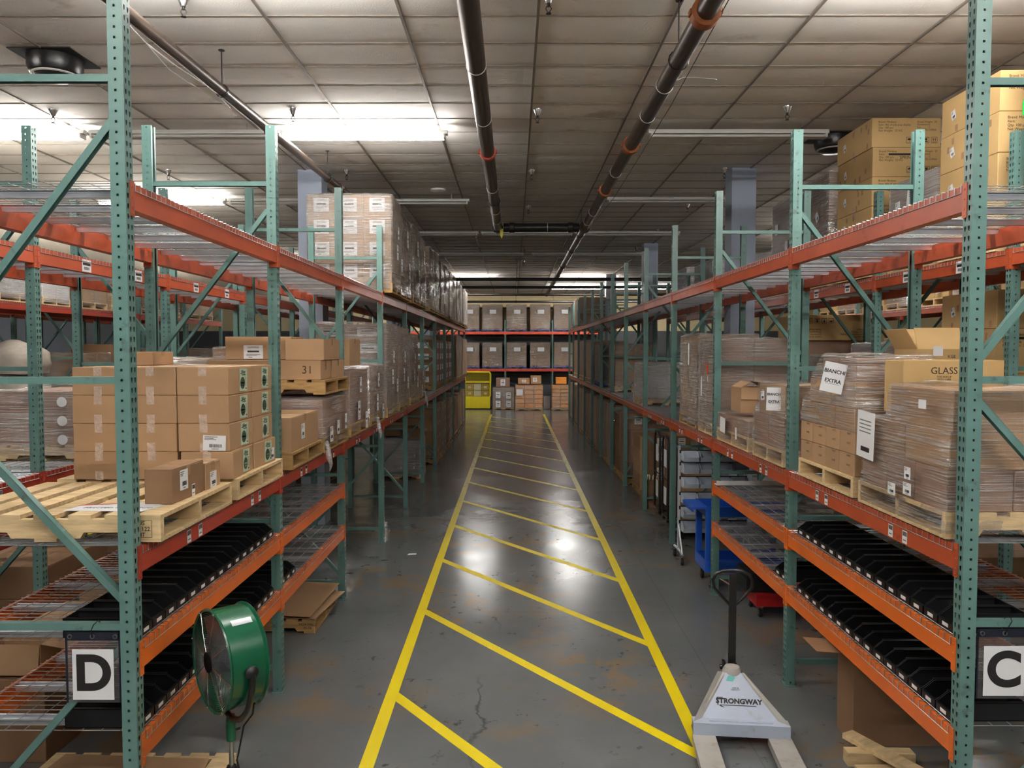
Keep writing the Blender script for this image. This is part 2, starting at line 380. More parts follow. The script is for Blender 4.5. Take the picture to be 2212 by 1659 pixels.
def film_mesh(keys, seed, wob=.008, n=76, m=22, lip=.12):
    """keys: [(z,x0,x1,y0,y1)] rectangles from bottom to top, lofted into a crumpled film sleeve with a skirt folded over the top"""
    vs = []; fs = []
    z0, z1 = keys[0][0], keys[-1][0]
    levels = [z0 + (z1-z0)*i/m for i in range(m+1)]
    rows = []
    for z in levels:
        for a, b in zip(keys, keys[1:]):
            if a[0] <= z <= b[0]+1e-6: break
        t = (z-a[0])/max(b[0]-a[0], 1e-6); rows.append((z, [a[k]+(b[k]-a[k])*t for k in range(1, 5)], 0))
    for k, (ins, dz) in enumerate(((.015, .012), (lip*.5, .012), (lip, .004))):
        r = keys[-1][1:]; rows.append((z1+dz, [r[0]+ins, r[1]-ins, r[2]+ins, r[3]-ins], 1))
    for z, (x0, x1, y0, y1), top in rows:
        per = 2*(x1-x0)+2*(y1-y0); rc = .03
        for k in range(n):
            d = per*k/n
            if d < x1-x0: p, nx = Vector((x0+d, y0, z)), Vector((0, -1, 0))
            elif d < x1-x0+y1-y0: p, nx = Vector((x1, y0+d-(x1-x0), z)), Vector((1, 0, 0))
            elif d < 2*(x1-x0)+y1-y0: p, nx = Vector((x1-(d-(x1-x0)-(y1-y0)), y1, z)), Vector((0, 1, 0))
            else: p, nx = Vector((x0, y1-(d-2*(x1-x0)-(y1-y0)), z)), Vector((-1, 0, 0))
            q = Vector((p.x*4+seed, p.y*4, z*9)); w1 = noise.noise(q) + .6*noise.noise(q*2.7)
            q2 = Vector((p.x*2+seed, p.y*2, z*2.2))
            if top: p.z += w1*.02
            else: p += nx*(wob*.7 + w1*wob + noise.noise(q2)*wob)
            vs.append(p)
    for i in range(len(rows)-1):
        for k in range(n): fs.append((i*n+k, i*n+(k+1) % n, (i+1)*n+(k+1) % n, (i+1)*n+k))
    b = MB().add(vs, fs)
    return b
SEED = [0]
def load(label, x0, x1, y0, y1, z, ztop, grid=(2, 2, 4), mt=None, fm=None, pal=WOOD_D, sheets=(), keys=None, blocks=None, group=None, wob=.008, ph=.14, lip=.12, cart_st=(), name='wrapped_pallet_load', prints=(), far=False, gap=.004):
    """stretch-wrapped pallet load: pallet, cartons, film, sheets (face,u,v,w,h,kind)"""
    SEED[0] += 3.7
    cx, cy_, dx, dy = (x0+x1)/2, (y0+y1)/2, x1-x0, y1-y0
    r = thing(name, label, 'pallet load', (cx, cy_, z), 0, group)
    if pal: link('pallet', pallet_mesh(dx, dy, pal), r)
    else: ph = 0
    mt = mt or CARD_R; h = ztop-z
    bl = blocks or [(-dx/2+.012, dx/2-.012, -dy/2+.012, dy/2-.012, ph, h-.012, *grid)]
    for (a0, a1, b0, b1, c0, c1, nx, ny, nz, *mm) in bl:
        mm = mm[0] if mm else mt; ux, uy, uz = (a1-a0)/nx, (b1-b0)/ny, (c1-c0)/nz
        me = carton_mesh(ux-gap, uy-gap, uz-(.0015 if gap < .01 else gap), mm, R.choice('xy'))
        for i in range(nx):
            for j in range(ny):
                for k in range(nz):
                    if 0 < i < nx-1 and 0 < j < ny-1 and k < nz-1: continue
                    o = link('carton', me, r, (a0+ux*(i+.5)+R.uniform(-.001, .001), b0+uy*(j+.5)+R.uniform(-.001, .001), c0+uz*k))
                    for st in cart_st:
                        if (st[0] == '-y' and j) or (st[0] == '+x' and i < nx-1) or (st[0] == '-x' and i): continue
                        stick(o, st[5], face_mat(st[0], ux, uy, uz, st[1]*ux, st[2]*uz, .002), st[3]*(ux if st[0] == '-y' else uy), st[4]*uz)
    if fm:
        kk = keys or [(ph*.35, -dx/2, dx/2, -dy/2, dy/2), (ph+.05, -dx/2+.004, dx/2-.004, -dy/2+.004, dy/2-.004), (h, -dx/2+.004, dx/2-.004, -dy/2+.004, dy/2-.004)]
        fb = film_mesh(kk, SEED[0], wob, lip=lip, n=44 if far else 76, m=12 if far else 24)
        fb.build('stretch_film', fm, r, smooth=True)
    for st in sheets:
        f, u, v, sw, sh, k = st[:6]
        stick(r, k, face_mat(f, dx, dy, h, u, v, (st[7] if len(st) > 7 else wob*3.4), st[6] if len(st) > 6 else 0), sw, sh)
    for f, u, v, s, size, *rest in prints:
        text(s, size, r, face_mat(f, dx, dy, h, u, v, -.008), *( [rest[0]] if rest else []))
    return r

# ------------------------------------------------------------------ room shell
CEIL, X0, X1, Y0, Y1 = 5.69, -17.0, 16.0, -7.0, 39.4
def floor_material():
    m, t, b = nt('painted_concrete_floor'); N, L = t.nodes.new, t.links.new
    tc = N('ShaderNodeTexCoord'); P = tc.outputs['Object']
    def noi(scale, detail=6, rough=.6, dist=0, vec=P):
        n = N('ShaderNodeTexNoise'); L(vec, n.inputs['Vector']); n.inputs['Scale'].default_value = scale; n.inputs['Detail'].default_value = detail; n.inputs['Roughness'].default_value = rough; n.inputs['Distortion'].default_value = dist; return n.outputs[0]
    def rng(v, a, b_, c=0, d=1):
        n = N('ShaderNodeMapRange'); L(v, n.inputs[0]); n.inputs[1].default_value = a; n.inputs[2].default_value = b_; n.inputs[3].default_value = c; n.inputs[4].default_value = d; return n.outputs[0]
    def mth(op, a, b_=None):
        n = N('ShaderNodeMath'); n.operation = op
        L(a, n.inputs[0]) if not isinstance(a, (int, float)) else None
        if b_ is not None:
            if isinstance(b_, (int, float)): n.inputs[1].default_value = b_
            else: L(b_, n.inputs[1])
        return n.outputs[0]
    def mix(f, a, rgb):
        n = N('ShaderNodeMix'); n.data_type = 'RGBA'; L(f, n.inputs[0]); L(a, n.inputs[6]); n.inputs[7].default_value = lin(rgb)+(1,); return n.outputs[2]
    ramp = N('ShaderNodeMix'); ramp.data_type = 'RGBA'; L(rng(noi(.55, 5), .3, .7), ramp.inputs[0]); ramp.inputs[6].default_value = lin((96, 99, 100))+(1,); ramp.inputs[7].default_value = lin((110, 112, 112))+(1,)
    c = ramp.outputs[2]
    st = N('ShaderNodeMapping'); L(P, st.inputs[0]); st.inputs['Scale'].default_value = (1, .55, 1)
    patch = mth('MULTIPLY', rng(noi(.42, 3), .47, .58), rng(noi(1.9, 9, .7), .49, .54))
    c = mix(mth('MULTIPLY', patch, .8), c, (126, 106, 82))
    chips = mth('MULTIPLY', rng(noi(6.5, 8, .75), .585, .62), rng(noi(.8, 3), .46, .58))
    c = mix(mth('MULTIPLY', chips, .9), c, (56, 53, 50))
    scuff = N('ShaderNodeMapping'); L(P, scuff.inputs[0]); scuff.inputs['Scale'].default_value = (1.2, 14, 1)
    c = mix(mth('MULTIPLY', rng(noi(1.3, 6, .7, 1., scuff.outputs[0]), .64, .74), .35), c, (66, 65, 64))
    vo = N('ShaderNodeTexVoronoi'); vo.feature = 'DISTANCE_TO_EDGE'; vo.inputs['Scale'].default_value = .34
    wv = N('ShaderNodeVectorMath'); wv.operation = 'ADD'; nn = N('ShaderNodeTexNoise'); L(P, nn.inputs['Vector']); nn.inputs['Scale'].default_value = 2.5; nn.inputs['Detail'].default_value = 6
    s2 = N('ShaderNodeVectorMath'); s2.operation = 'SCALE'; s2.inputs['Scale'].default_value = .5; L(nn.outputs['Color'], s2.inputs[0]); L(P, wv.inputs[0]); L(s2.outputs[0], wv.inputs[1]); L(wv.outputs[0], vo.inputs['Vector'])
    crack = mth('MULTIPLY', rng(vo.outputs['Distance'], .0, .006, 1, 0), rng(noi(.3, 2), .48, .58))
    c = mix(mth('MULTIPLY', crack, .7), c, (50, 47, 44))
    sp = N('ShaderNodeSeparateXYZ'); L(P, sp.inputs[0])
    def joint(axis, off, per):
        a = mth('ABSOLUTE', mth('SUBTRACT', mth('FRACT', mth('MULTIPLY', mth('SUBTRACT', sp.outputs[axis], off), 1/per)), .5))
        return rng(a, .5-.006/per, .5-.002/per)
    c = mix(mth('MULTIPLY', joint(1, 8.28, 6.1), .55), c, (84, 82, 80))
    c = mix(mth('MULTIPLY', joint(0, -4.4, 6.1), .5), c, (80, 78, 76))
    L(c, b.inputs['Base Color'])
    L(rng(noi(1.1, 6), .3, .7, .13, .27), b.inputs['Roughness'])
    bp = N('ShaderNodeBump'); bp.inputs['Strength'].default_value = .12; bp.inputs['Distance'].default_value = .01; L(noi(7, 4), bp.inputs['Height']); L(bp.outputs[0], b.inputs['Normal'])
    return m
struct('floor', MB().box(X0, X1, Y0, Y1, -.1, 0), floor_material())
struct('wall_back', MB().box(X0, X1, Y1, Y1+.2, 0, CEIL+.3), CREAM)
struct('wall_back_lower', MB().box(X0, X1, Y1-.02, Y1, 0, 3.8), M('wall_dark_grey', (92, 93, 96), .8, var=.06, vs_=1))
struct('wall_left', MB().box(X0-.2, X0, Y0, Y1, 0, CEIL+.3), WALLG)
struct('wall_right', MB().box(X1, X1+.2, Y0, Y1, 0, CEIL+.3), CREAM)
struct('wall_front', MB().box(X0, X1, Y0-.2, Y0, 0, CEIL+.3), WALLG)
TILE = M('acoustic_tile', (232, 229, 224), .9, var=.035, vs_=1.2, bump=.25, bs=70, dirt=(206, 198, 188), dirt_amt=.0, dirt_s=1.4)
TBAR = M('ceiling_t_bar', (126, 118, 110), .6, var=.08, vs_=2)
def build_ceiling():
    b = MB(); g = MB(); px, py = 1.172, .5935; ox, oy = .206, 6.807
    i0, i1 = math.floor((X0-ox)/px), math.ceil((X1-ox)/px); j0, j1 = math.floor((Y0-oy)/py), math.ceil((Y1-oy)/py)
    n = 4
    for i in range(i0, i1):
        for j in range(j0, j1):
            sag = R.uniform(.003, .014); til = R.uniform(-.004, .004)
            xa, ya = ox+i*px, oy+j*py; vs = []
            for a in range(n+1):
                for c in range(n+1):
                    u, v = a/n, c/n
                    vs.append((min(max(xa+u*px, X0), X1), min(max(ya+v*py, Y0), Y1), CEIL+.006+til*(u-.5) - sag*4*v*(1-v)*(.4+.6*4*u*(1-u))))
            b.add(vs, [(a*(n+1)+c, a*(n+1)+c+1, (a+1)*(n+1)+c+1, (a+1)*(n+1)+c) for a in range(n) for c in range(n)])
    for i in range(i0+1, i1): g.box(ox+i*px-.012, ox+i*px+.012, Y0, Y1, CEIL-.012, CEIL+.01)
    for j in range(j0+1, j1): g.box(X0, X1, oy+j*py-.006, oy+j*py+.006, CEIL-.002, CEIL+.01)
    o = struct('ceiling', b, TILE, True); struct('ceiling_trim', g, TBAR)
    struct('roof', MB().box(X0, X1, Y0, Y1, CEIL+.12, CEIL+.3), WALLG)
build_ceiling()
def yellow_material():
    m, t, b = nt('yellow_floor_paint'); N, L = t.nodes.new, t.links.new
    tc = N('ShaderNodeTexCoord'); n = N('ShaderNodeTexNoise'); L(tc.outputs['Object'], n.inputs['Vector']); n.inputs['Scale'].default_value = 9; n.inputs['Detail'].default_value = 8; n.inputs['Roughness'].default_value = .72
    sp = N('ShaderNodeSeparateXYZ'); L(tc.outputs['Object'], sp.inputs[0])
    r0 = N('ShaderNodeMapRange'); L(sp.outputs[1], r0.inputs[0]); r0.inputs[1].default_value = 9; r0.inputs[2].default_value = 22; r0.inputs[3].default_value = .7; r0.inputs[4].default_value = .5
    sb = N('ShaderNodeMath'); sb.operation = 'SUBTRACT'; L(n.outputs[0], sb.inputs[0]); L(r0.outputs[0], sb.inputs[1])
    r1 = N('ShaderNodeMapRange'); L(sb.outputs[0], r1.inputs[0]); r1.inputs[1].default_value = -.02; r1.inputs[2].default_value = .05
    mx = N('ShaderNodeMix'); mx.data_type = 'RGBA'; L(r1.outputs[0], mx.inputs[0]); mx.inputs[6].default_value = lin((236, 212, 12))+(1,); mx.inputs[7].default_value = lin((122, 116, 84))+(1,)
    L(mx.outputs[2], b.inputs['Base Color']); b.inputs['Roughness'].default_value = .38; return m
YEL = yellow_material()
LNX, LPX = -1.0, 1.325
def floor_lines():
    k = 1
    def mark(mb):
        o = struct('floor_marking', mb, YEL)
    for x in (LNX, LPX): mark(MB().box(x-.05, x+.05, 1.0, 34.3, .0, .0022))
    y = 6.22
    for i in range(-1, 14):
        yl = y + 2.06*i; yr = yl - 2.95
        if yl > 33: break
        mark(MB().add([(LNX+.05, yl-.08, .0016), (LPX-.05, yr-.08, .0016), (LPX-.05, yr+.08, .0016), (LNX+.05, yl+.08, .0016), (LNX+.05, yl-.08, 0), (LPX-.05, yr-.08, 0), (LPX-.05, yr+.08, 0), (LNX+.05, yl+.08, 0)], [(0,1,2,3), (0,4,5,1), (1,5,6,2), (2,6,7,3), (3,7,4,0)]))
    mark(MB().box(-6.6, -6.5, 2, 20, 0, .002))
    mark(MB().box(-6.6, -5.2, 7.6, 7.7, 0, .0018))
floor_lines()
def column(n, x, y):
    struct(f'column_{n}', MB().box(x-.19, x+.19, y-.19, y+.19, 0, CEIL), COLUMNM)
for n, (x, y) in enumerate(((-3.245, 12.66), (3.62, 12.55), (3.67, 21.14), (-3.245, 21.2), (3.67, 29.7), (-3.245, 29.7)), 1): column(n, x, y)

# ------------------------------------------------------------------ lights, pipes, sprinklers
def fixture(x0, x1, y, lit, label, group=None):
    L_ = x1-x0; r = thing('fluorescent_light', label, 'light', ((x0+x1)/2, y, 5.52), 0, group)
    h = L_/2-.01
    link('housing', cached(('fh', round(L_, 2)), lambda: MB().add(
        [(x, yy, z) for x in (-h, h) for yy, z in ((-.05, .05), (-.035, .085), (.035, .085), (.05, .05), (.05, .034), (-.05, .034))],
        [(0,1,2,3,4,5), (11,10,9,8,7,6)] + [(i, (i+1) % 6, 6+(i+1) % 6, 6+i) for i in range(6)]).mesh('housing', WHITEM)), r)
    for yy in (-.052, .052):
        link('tube', cached(('ft', round(L_, 2), lit), lambda: MB().tube([(-h+.05, 0, 0), (h-.05, 0, 0)], .0185, 10).mesh('tube', LIT if lit else TUBEOFF, True)), r, (0, yy, 0))
    for s in (-1, 1):
        link('lamp_holder', cached('fe', lambda: MB().box(-.012, .012, -.07, .07, -.02, .035).mesh('lamp_holder', WHITEM)), r, (s*(h-.04), 0, 0))
        link('hanger_wire', cached('hw', lambda: MB().tube([(0, 0, .08), (0, 0, .17)], .003, 5).mesh('hanger_wire', STEEL)), r, (s*h*.7, 0, 0))
    return r
FX = [(-3.3, -.9, 5.75, 1, 'burning fluorescent strip above the mouth of the aisle, D-sign rack side'),
      (1.75, 4.15, 5.75, 1, 'burning fluorescent strip above the mouth of the aisle, C-sign rack side'),
      (-7.85, -5.42, 9.97, 1, 'burning fluorescent strip beyond the first green post of the D-sign rack'),
      (-5.38, -3.02, 9.97, 0, 'dark white fluorescent strip linking the two burning strips over the D-sign rack'),
      (-2.98, -.83, 10.0, 1, 'burning fluorescent strip beside the brown pipe over the D-sign rack'),
      (1.69, 3.98, 9.97, 0, 'dark white fluorescent strip over the first bays of the C-sign rack'),
      (-7.65, -5.27, 14.4, 1, 'burning fluorescent strip seen over the second bay of the D-sign rack'),
      (-5.24, -3.3, 14.4, 0, 'dark fluorescent strip beside the blue-grey column, D-sign rack side'),
      (-3.0, -.81, 14.45, 0, 'dark fluorescent strip over the tall white wrapped load'),
      (1.69, 3.88, 14.3, 0, 'dark fluorescent strip beside the blue-grey column, C-sign rack side'),
      (-3.2, -.82, 18.36, 0, 'dark fluorescent strip behind the pipe elbow with the yellow tag'),
      (-.78, 1.4, 18.36, 0, 'dark fluorescent strip crossing the aisle behind the cross pipe'),
      (1.42, 3.9, 18.36, 0, 'dark fluorescent strip over the C-sign rack, behind the cross pipe'),
      (-3.0, .3, 22.3, 0, 'dark fluorescent strip across the aisle, the fifth row of lights'),
      (.5, 3.9, 22.3, 0, 'dark fluorescent strip of the fifth row of lights, over the C-sign rack'),
      (-5.9, -3.5, 35.6, 1, 'added unseen fluorescent strip beside the end rack, hidden behind the wrapped loads'),  # added lamp out of sight, brightens the end wall and loads
      (-7.65, -5.25, 24.3, 1, 'added fluorescent fill strip deep over the racks behind the D-sign rack'),  # added lamp, lifts the dark middle of the ceiling
      (6.4, 8.8, 14.3, 1, 'added fluorescent fill strip over the middle of the racks behind the C-sign rack'),  # also added, so the mid ceiling gets more light
      (4.3, 6.7, 34.2, 1, 'added unseen fluorescent strip close to the end wall, behind the C-sign rack'),  # unseen lamp added to lift the dim end region
      (-3.1, -.71, 29.95, 1, 'burning fluorescent strip at the far end of the D-sign rack'),
      (1.69, 4.0, 29.95, 1, 'burning fluorescent strip at the far end of the C-sign rack'),
      (1.55, 3.95, 34.2, 1, 'burning fluorescent strip close to the cream end wall'),
      (-12.4, -10.0, 14.4, 1, 'burning fluorescent strip over the far racks with the bulk bags'),
      (-12.4, -10.0, 22.3, 1, 'burning fluorescent strip deep over the far racks beyond the bulk bags'),
      (-8.1, -5.7, 5.75, 1, 'burning fluorescent strip over the wide side aisle, D-sign rack side'),
      (6.4, 8.8, 10.0, 1, 'burning fluorescent strip over the racks behind the C-sign rack'),
      (6.4, 8.8, 18.4, 1, 'burning fluorescent strip deep over the racks behind the C-sign rack'),
      (-3.3, -.9, 1.3, 1, 'added unseen fluorescent strip over the aisle mouth behind the viewpoint, D side'),  # unseen fill lamps from here down, added to light camera-facing faces
      (1.4, 3.8, 1.3, 1, 'added unseen fluorescent strip over the aisle mouth behind the viewpoint, C side'),
      (-.6, 1.8, -1.5, 1, 'added unseen fluorescent strip over the open floor behind the viewpoint'),
      (-4.2, -1.8, -1.5, 1, 'added unseen fluorescent strip over the open floor behind the viewpoint, D side'),
      (2.6, 5.0, -1.5, 1, 'added unseen fluorescent strip over the open floor behind the viewpoint, C side'),
      ]
for a in FX: fixture(*a)

def pipe_thing(label, path, r, couplings=(), mt=PIPE, hangers=(), bands=(), elbows=()):
    p0 = Vector(path[0]); t = thing('sprinkler_pipe', label, 'pipe', p0)
    rel = [Vector(p)-p0 for p in path]
    MB().tube(rel, r, 18).build('pipe_run', mt, t, True)
    d = (rel[-1]-rel[0]).normalized(); q = d.to_track_quat('Z', 'Y').to_matrix().to_4x4()
    for (dist, mm, rr, ln) in couplings:
        c = MB().lathe([(rr*.8, -ln), (rr, -ln*.8), (rr, ln*.8), (rr*.8, ln)], 18)
        for k in range(2): c.box(rr*.9*(1 if k else -1)-.02, rr*.9*(1 if k else -1)+.02, -.018, .018, -ln*.6, ln*.6)
        link('coupling', c.mesh('coupling', mm, True), t, mat=T(*(d*dist)) @ q)
    for dist in bands:
        link('cable_tie', MB().lathe([(r*1.04, -.006), (r*1.07, 0), (r*1.04, .006)], 18).mesh('cable_tie', TUBEOFF, True), t, mat=T(*(d*dist)) @ q)
    for dist in hangers:
        h = d*dist; top = CEIL-(p0+h).z
        b = MB().tube([(h.x, h.y, h.z+r), (h.x, h.y, h.z+top)], .006, 6); b.lathe([(.03, 0), (.03, .006)], 10, mat=T(h.x, h.y, h.z+top-.012))
        b.tube([(h.x+(r+.008)*math.cos(a), h.y, h.z+(r+.008)*math.sin(a)) for a in [2*PI*k/14 for k in range(15)]], .006, 6)
        b.build('pipe_hanger', PIPE_K, t)
    for e in elbows: MB().lathe([(.0, -r*1.35), (r*.9, -r*1.1), (r*1.35, 0), (r*.9, r*1.1), (0, r*1.35)], 16, mat=T(*(Vector(e)-p0))).build('elbow', mt, t, True)
    return t
ta = pipe_thing('thick dark brown pipe over the aisle that ends in an elbow', [(-.315, -6.5, 5.2), (-.315, 15.2, 5.2)], .082,
   couplings=[(15.95, CPLRED, .1, .045)], bands=[(13.1,), (14.6,), (18.0,), (19.8,), (20.8,)] and [13.1, 14.6, 18.0, 19.8, 20.8], hangers=[10, 19], elbows=[(-.315, 15.2, 5.2)])
tb = pipe_thing('thick brown pipe with orange couplings running the whole aisle', [(1.33, -6.5, 5.2), (1.4, 33.5, 5.2)], .075,
   couplings=[(12.1, RUST, .105, .06), (15.65, RUST, .1, .06), (18.2, RUST, .098, .06), (21.7, PIPE, .11, .09), (25.0, PIPE_K, .095, .06), (28.5, PIPE_K, .095, .06)], bands=[13.6, 14.5, 17.0, 20.0, 21.0, 22.8], hangers=[13, 22.5, 31])
tc_ = pipe_thing('short black pipe crossing the aisle between the two brown pipes', [(-.2, 15.2, 5.2), (1.26, 15.2, 5.2)], .085, mt=PIPE_K, couplings=[(.16, PIPE_K, .1, .06), (1.3, PIPE_K, .1, .06)], bands=[.85])
td = pipe_thing('thin brown pipe slanting over the D-sign rack with cables on it', [(-2.99, 1.0, 5.3), (-2.56, 15.2, 5.3)], .052, couplings=[(7.95, PIPE, .068, .05), (11.0, PIPE, .068, .05)], hangers=[6.55, 10.3])
for k in range(3):
    pts = [(-.01+.03*k+(.05*math.sin(i*1.7+k)), i*.6, .05+.02*k-.05*abs(math.sin(i*.8+k))) for i in range(13)]
    MB().tube(pts, .005, 5).build('cable', TUBEOFF, td)
pts = [(.08, 13.6, .02), (.18, 13.55, .05), (.26, 13.4, .0), (.36, 13.1, -.12)]
MB().tube(pts, .004, 5).build('cable_tie_tail', TUBEOFF, tb)
MB().tube([(.1, 10, .05), (.16, 14, -.06), (.14, 18, -.14), (.12, 21, -.06), (.09, 23, .02)], .004, 5).build('cable', BLACKM, tb)
yt = MB().add([(-.03, -.1, -.02), (.035, -.1, .0), (.03, -.09, -.13), (0, -.09, -.2), (-.02, -.1, -.14), (-.03, -.104, -.02), (.035, -.104, 0), (.03, -.094, -.13), (0, -.094, -.2), (-.02, -.104, -.14)], [(0,1,2,3,4), (9,8,7,6,5)])
tg = thing('caution_tag', 'yellow tag hanging from the pipe elbow over the aisle', 'tag', (-.24, 15.16, 5.16)); yt.build('tag_sheet', YELTAG, tg)
for k, (y, z, what) in enumerate(((24.53, 5.05, 'black cross pipe under the ceiling, first of the far cross pipes'), (27.6, 5.05, 'black cross pipe under the ceiling, second of the far cross pipes'), (31.2, 5.05, 'black cross pipe under the ceiling near the last burning lights'), (35.0, 5.0, 'black cross pipe under the ceiling in front of the cream end wall'))):
    pipe_thing(what, [(-6.2, y, z), (9, y, z)], .05, mt=PIPE_K, hangers=[2.2, 6.3, 10.2])
pipe_thing('thin dark pipe along the cream end wall', [(-8, 39.25, 4.95), (8, 39.25, 4.95)], .03, mt=PIPE_K, hangers=[7.4, 10])
def sprinkler(x, y):
    r = thing('ceiling_sprinkler', 'small chrome sprinkler head under a ceiling tile', 'sprinkler', (x, y, CEIL), 0, 'ceiling sprinkler heads')
    link('escutcheon', cached('se', lambda: MB().lathe([(.012, -.08), (.022, -.075), (.05, -.012), (.052, 0)], 16).mesh('escutcheon', STEEL, True)), r)
    def hd():
        b = MB().lathe([(.012, -.1), (.012, -.07)], 10)
        for s in (-1, 1): b.tube([(s*.01, 0, -.09), (s*.024, 0, -.115), (s*.006, 0, -.145)], .004, 6)
        return b.lathe([(.004, -.16), (.022, -.158), (.022, -.152), (.004, -.145)], 12).mesh('sprinkler_body', PIPE_K, True)
    link('sprinkler_body', cached('sh', hd), r)
for x, y in ((-2.69, 6.45), (.28, 6.4), (-5.5, 9.4), (-2.62, 9.35), (.28, 9.4), (3.22, 9.3), (-2.66, 12.5), (.28, 12.5), (3.32, 12.4), (.29, 15.6), (3.4, 15.4), (.3, 18.7), (-2.6, 18.6), (3.4, 18.6), (.3, 21.8), (3.4, 21.8), (.3, 25), (-5.5, 12.5), (-2.6, 21.8)): sprinkler(x, y)
def diffuser(label, x, y, z=CEIL):
    r = thing('ceiling_speaker', label, 'speaker', (x, y, z))
    MB().box(-.3, .3, -.28, .28, -.012, -.002).build('black_opening', RUBBER, r)
    MB().lathe([(.25, -.012), (.25, -.1), (.23, -.16), (.15, -.21), (0, -.225)], 28).build('black_dome', BLACKM, r, True)
    MB().lathe([(.2, -.186), (.215, -.18), (.215, -.165), (.2, -.17)], 28, cap=False).build('pale_rim', WHITEM, r, True)
diffuser('black dome speaker in the ceiling above the first D-sign rack brace', -4.5, 7.75)
diffuser('black dome speaker in the ceiling beside the tallest brown cartons', 4.3, 10.6)
sr = thing('smoke_detector', 'pale round detector on the ceiling above a dark light strip', 'detector', (-1.35, 14.0, CEIL)); MB().lathe([(.14, 0), (.14, -.03), (.1, -.05), (0, -.052)], 20).build('detector_body', WHITEM, sr, True)

# ------------------------------------------------------------------ pallet racks
PW = .076
def sheet_with_holes(b, fn, u0, u1, cols, z0, z1, pitch=.0508):
    """sheet spanned by u and z, with a column of holes at each (u, wtop, wbottom, height)"""
    us = u0
    for (u, wt, wb, h) in sorted(cols):
        a, c = u-wt/2, u+wt/2
        b.add([fn(us, z0), fn(a, z0), fn(a, z1), fn(us, z1)], [(0, 1, 2, 3)])
        z = z0; n = int((z1-z0-.03)/pitch)
        for k in range(n+1):
            zb = z0+.03+k*pitch-h/2
            if zb+h > z1: break
            b.add([fn(a, z), fn(c, z), fn(c, zb), fn(a, zb)], [(0, 1, 2, 3)])
            if wb < wt:
                d = (wt-wb)/2; zm = zb+h*.5
                b.add([fn(a, zb), fn(a+d, zb), fn(a, zm)], [(0, 1, 2)]); b.add([fn(c, zb), fn(c, zm), fn(c-d, zb)], [(0, 1, 2)])
            z = zb+h
        b.add([fn(a, z), fn(c, z), fn(c, z1), fn(a, z1)], [(0, 1, 2, 3)])
        us = c
    b.add([fn(us, z0), fn(u1, z0), fn(u1, z1), fn(us, z1)], [(0, 1, 2, 3)])
def post_mesh(H):
    def mk():
        b = MB(); e = PW/2
        sheet_with_holes(b, lambda u, z: (0, u, z), -e, e, [(-.017, .014, .006, .026), (.017, .014, .006, .026)], 0, H)
        for s in (-1, 1): sheet_with_holes(b, lambda u, z: (-u, s*e, z), 0, PW, [(.04, .012, .012, .012)], 0, H)
        for s in (-1, 1): b.add([(-PW, s*e, 0), (-PW, s*.017, 0), (-PW, s*.017, H), (-PW, s*e, H)], [(0, 1, 2, 3)])
        b.box(-.02, .005, -.05, .05, 0, .008); b.box(-PW-.01, -.02, -e-.02, e+.02, 0, .006)
        return b.mesh('post', GREEN, fix=False)
    return cached(('post', H), mk)
def channel_mesh(L_):
    """open channel 38 x 26 along +x from 0 to L"""
    def mk():
        b = MB(); w, h, t = .019, .036, .0025
        b.box(0, L_, -w, w, h/2-t, h/2); b.box(0, L_, -w, -w+t, -h/2, h/2); b.box(0, L_, w-t, w, -h/2, h/2)
        return b.mesh('brace', GREEN)
    return cached(('ch', round(L_, 3)), mk)
def beam_mesh(L_, mt):
    def mk():
        return MB().prism([(0, 0), (-.026, 0), (-.026, -.042), (-.066, -.042), (-.066, -.13), (0, -.13)], 0, L_).mesh('shelf_beam', mt)
    return cached(('bm', round(L_, 3), mt.name), mk)
def connector_mesh(mt):
    def mk():
        b = MB().box(-.062, .004, 0, .004, -.165, .012); b.box(.0005, .005, -.036, .002, -.165, .012)
        for z in (-.02, -.07, -.12, -.15): b.lathe([(.0, .003), (.005, .0025), (.006, 0)], 8, mat=T(.005, -.018, z) @ Matrix.Rotation(PI/2, 4, 'Y'))
        return b.mesh('end_connector', mt)
    return cached(('cn', mt.name), mk)
def deck_mesh(D, with_ch):
    """wire deck 1 m long in y (scaled to fit); hooks over the beam at x=0 and x=-D"""
    def mk():
        b = MB(); r = .0024
        n = 21
        for i in range(n):
            y = .012+.976*i/(n-1)
            b.tube([(.0035, y, -.038), (.0035, y, .003), (-D-.0035, y, .003), (-D-.0035, y, -.038)], r, 4, cap=False)
        m = 11
        for i in range(m):
            x = -.03-(D-.06)*i/(m-1); b.tube([(x, .005, .0055), (x, .995, .0055)], r, 4, cap=False)
        for x in (.0045, -D-.0045): b.tube([(x, .008, -.036), (x, .992, -.036)], r, 4, cap=False)
        ch = MB()
        if with_ch:
            for y in (.15, .5, .85): support(b, y, D, 1)
        return b.mesh('wire_mesh_deck', [WIRE, GALV])
    return cached(('dk', round(D, 3), with_ch), mk)
def support(b, y, D, mi=0):
    pts = [(-.031, .0), (-.02, .0), (-.012, -.034), (.012, -.034), (.02, 0), (.031, 0), (.031, -.003), (.022, -.003), (.013, -.038), (-.013, -.038), (-.022, -.003), (-.031, -.003)]
    vs = [(x, y+u, z) for x in (-.03, -D+.03) for u, z in pts]; n = len(pts)
    b.add(vs, [(i, (i+1) % n, n+(i+1) % n, n+i) for i in range(n)], mi)
def support_mesh(D):
    def mk():
        b = MB(); support(b, 0, D); return b.mesh('support_channel', GALV)
    return cached(('sc', round(D, 3)), mk)
LX, RX = -1.91, 2.285
LV_TOP, LV_PAL, LV_A, LV_B = 3.655, 1.815, 1.32, .845
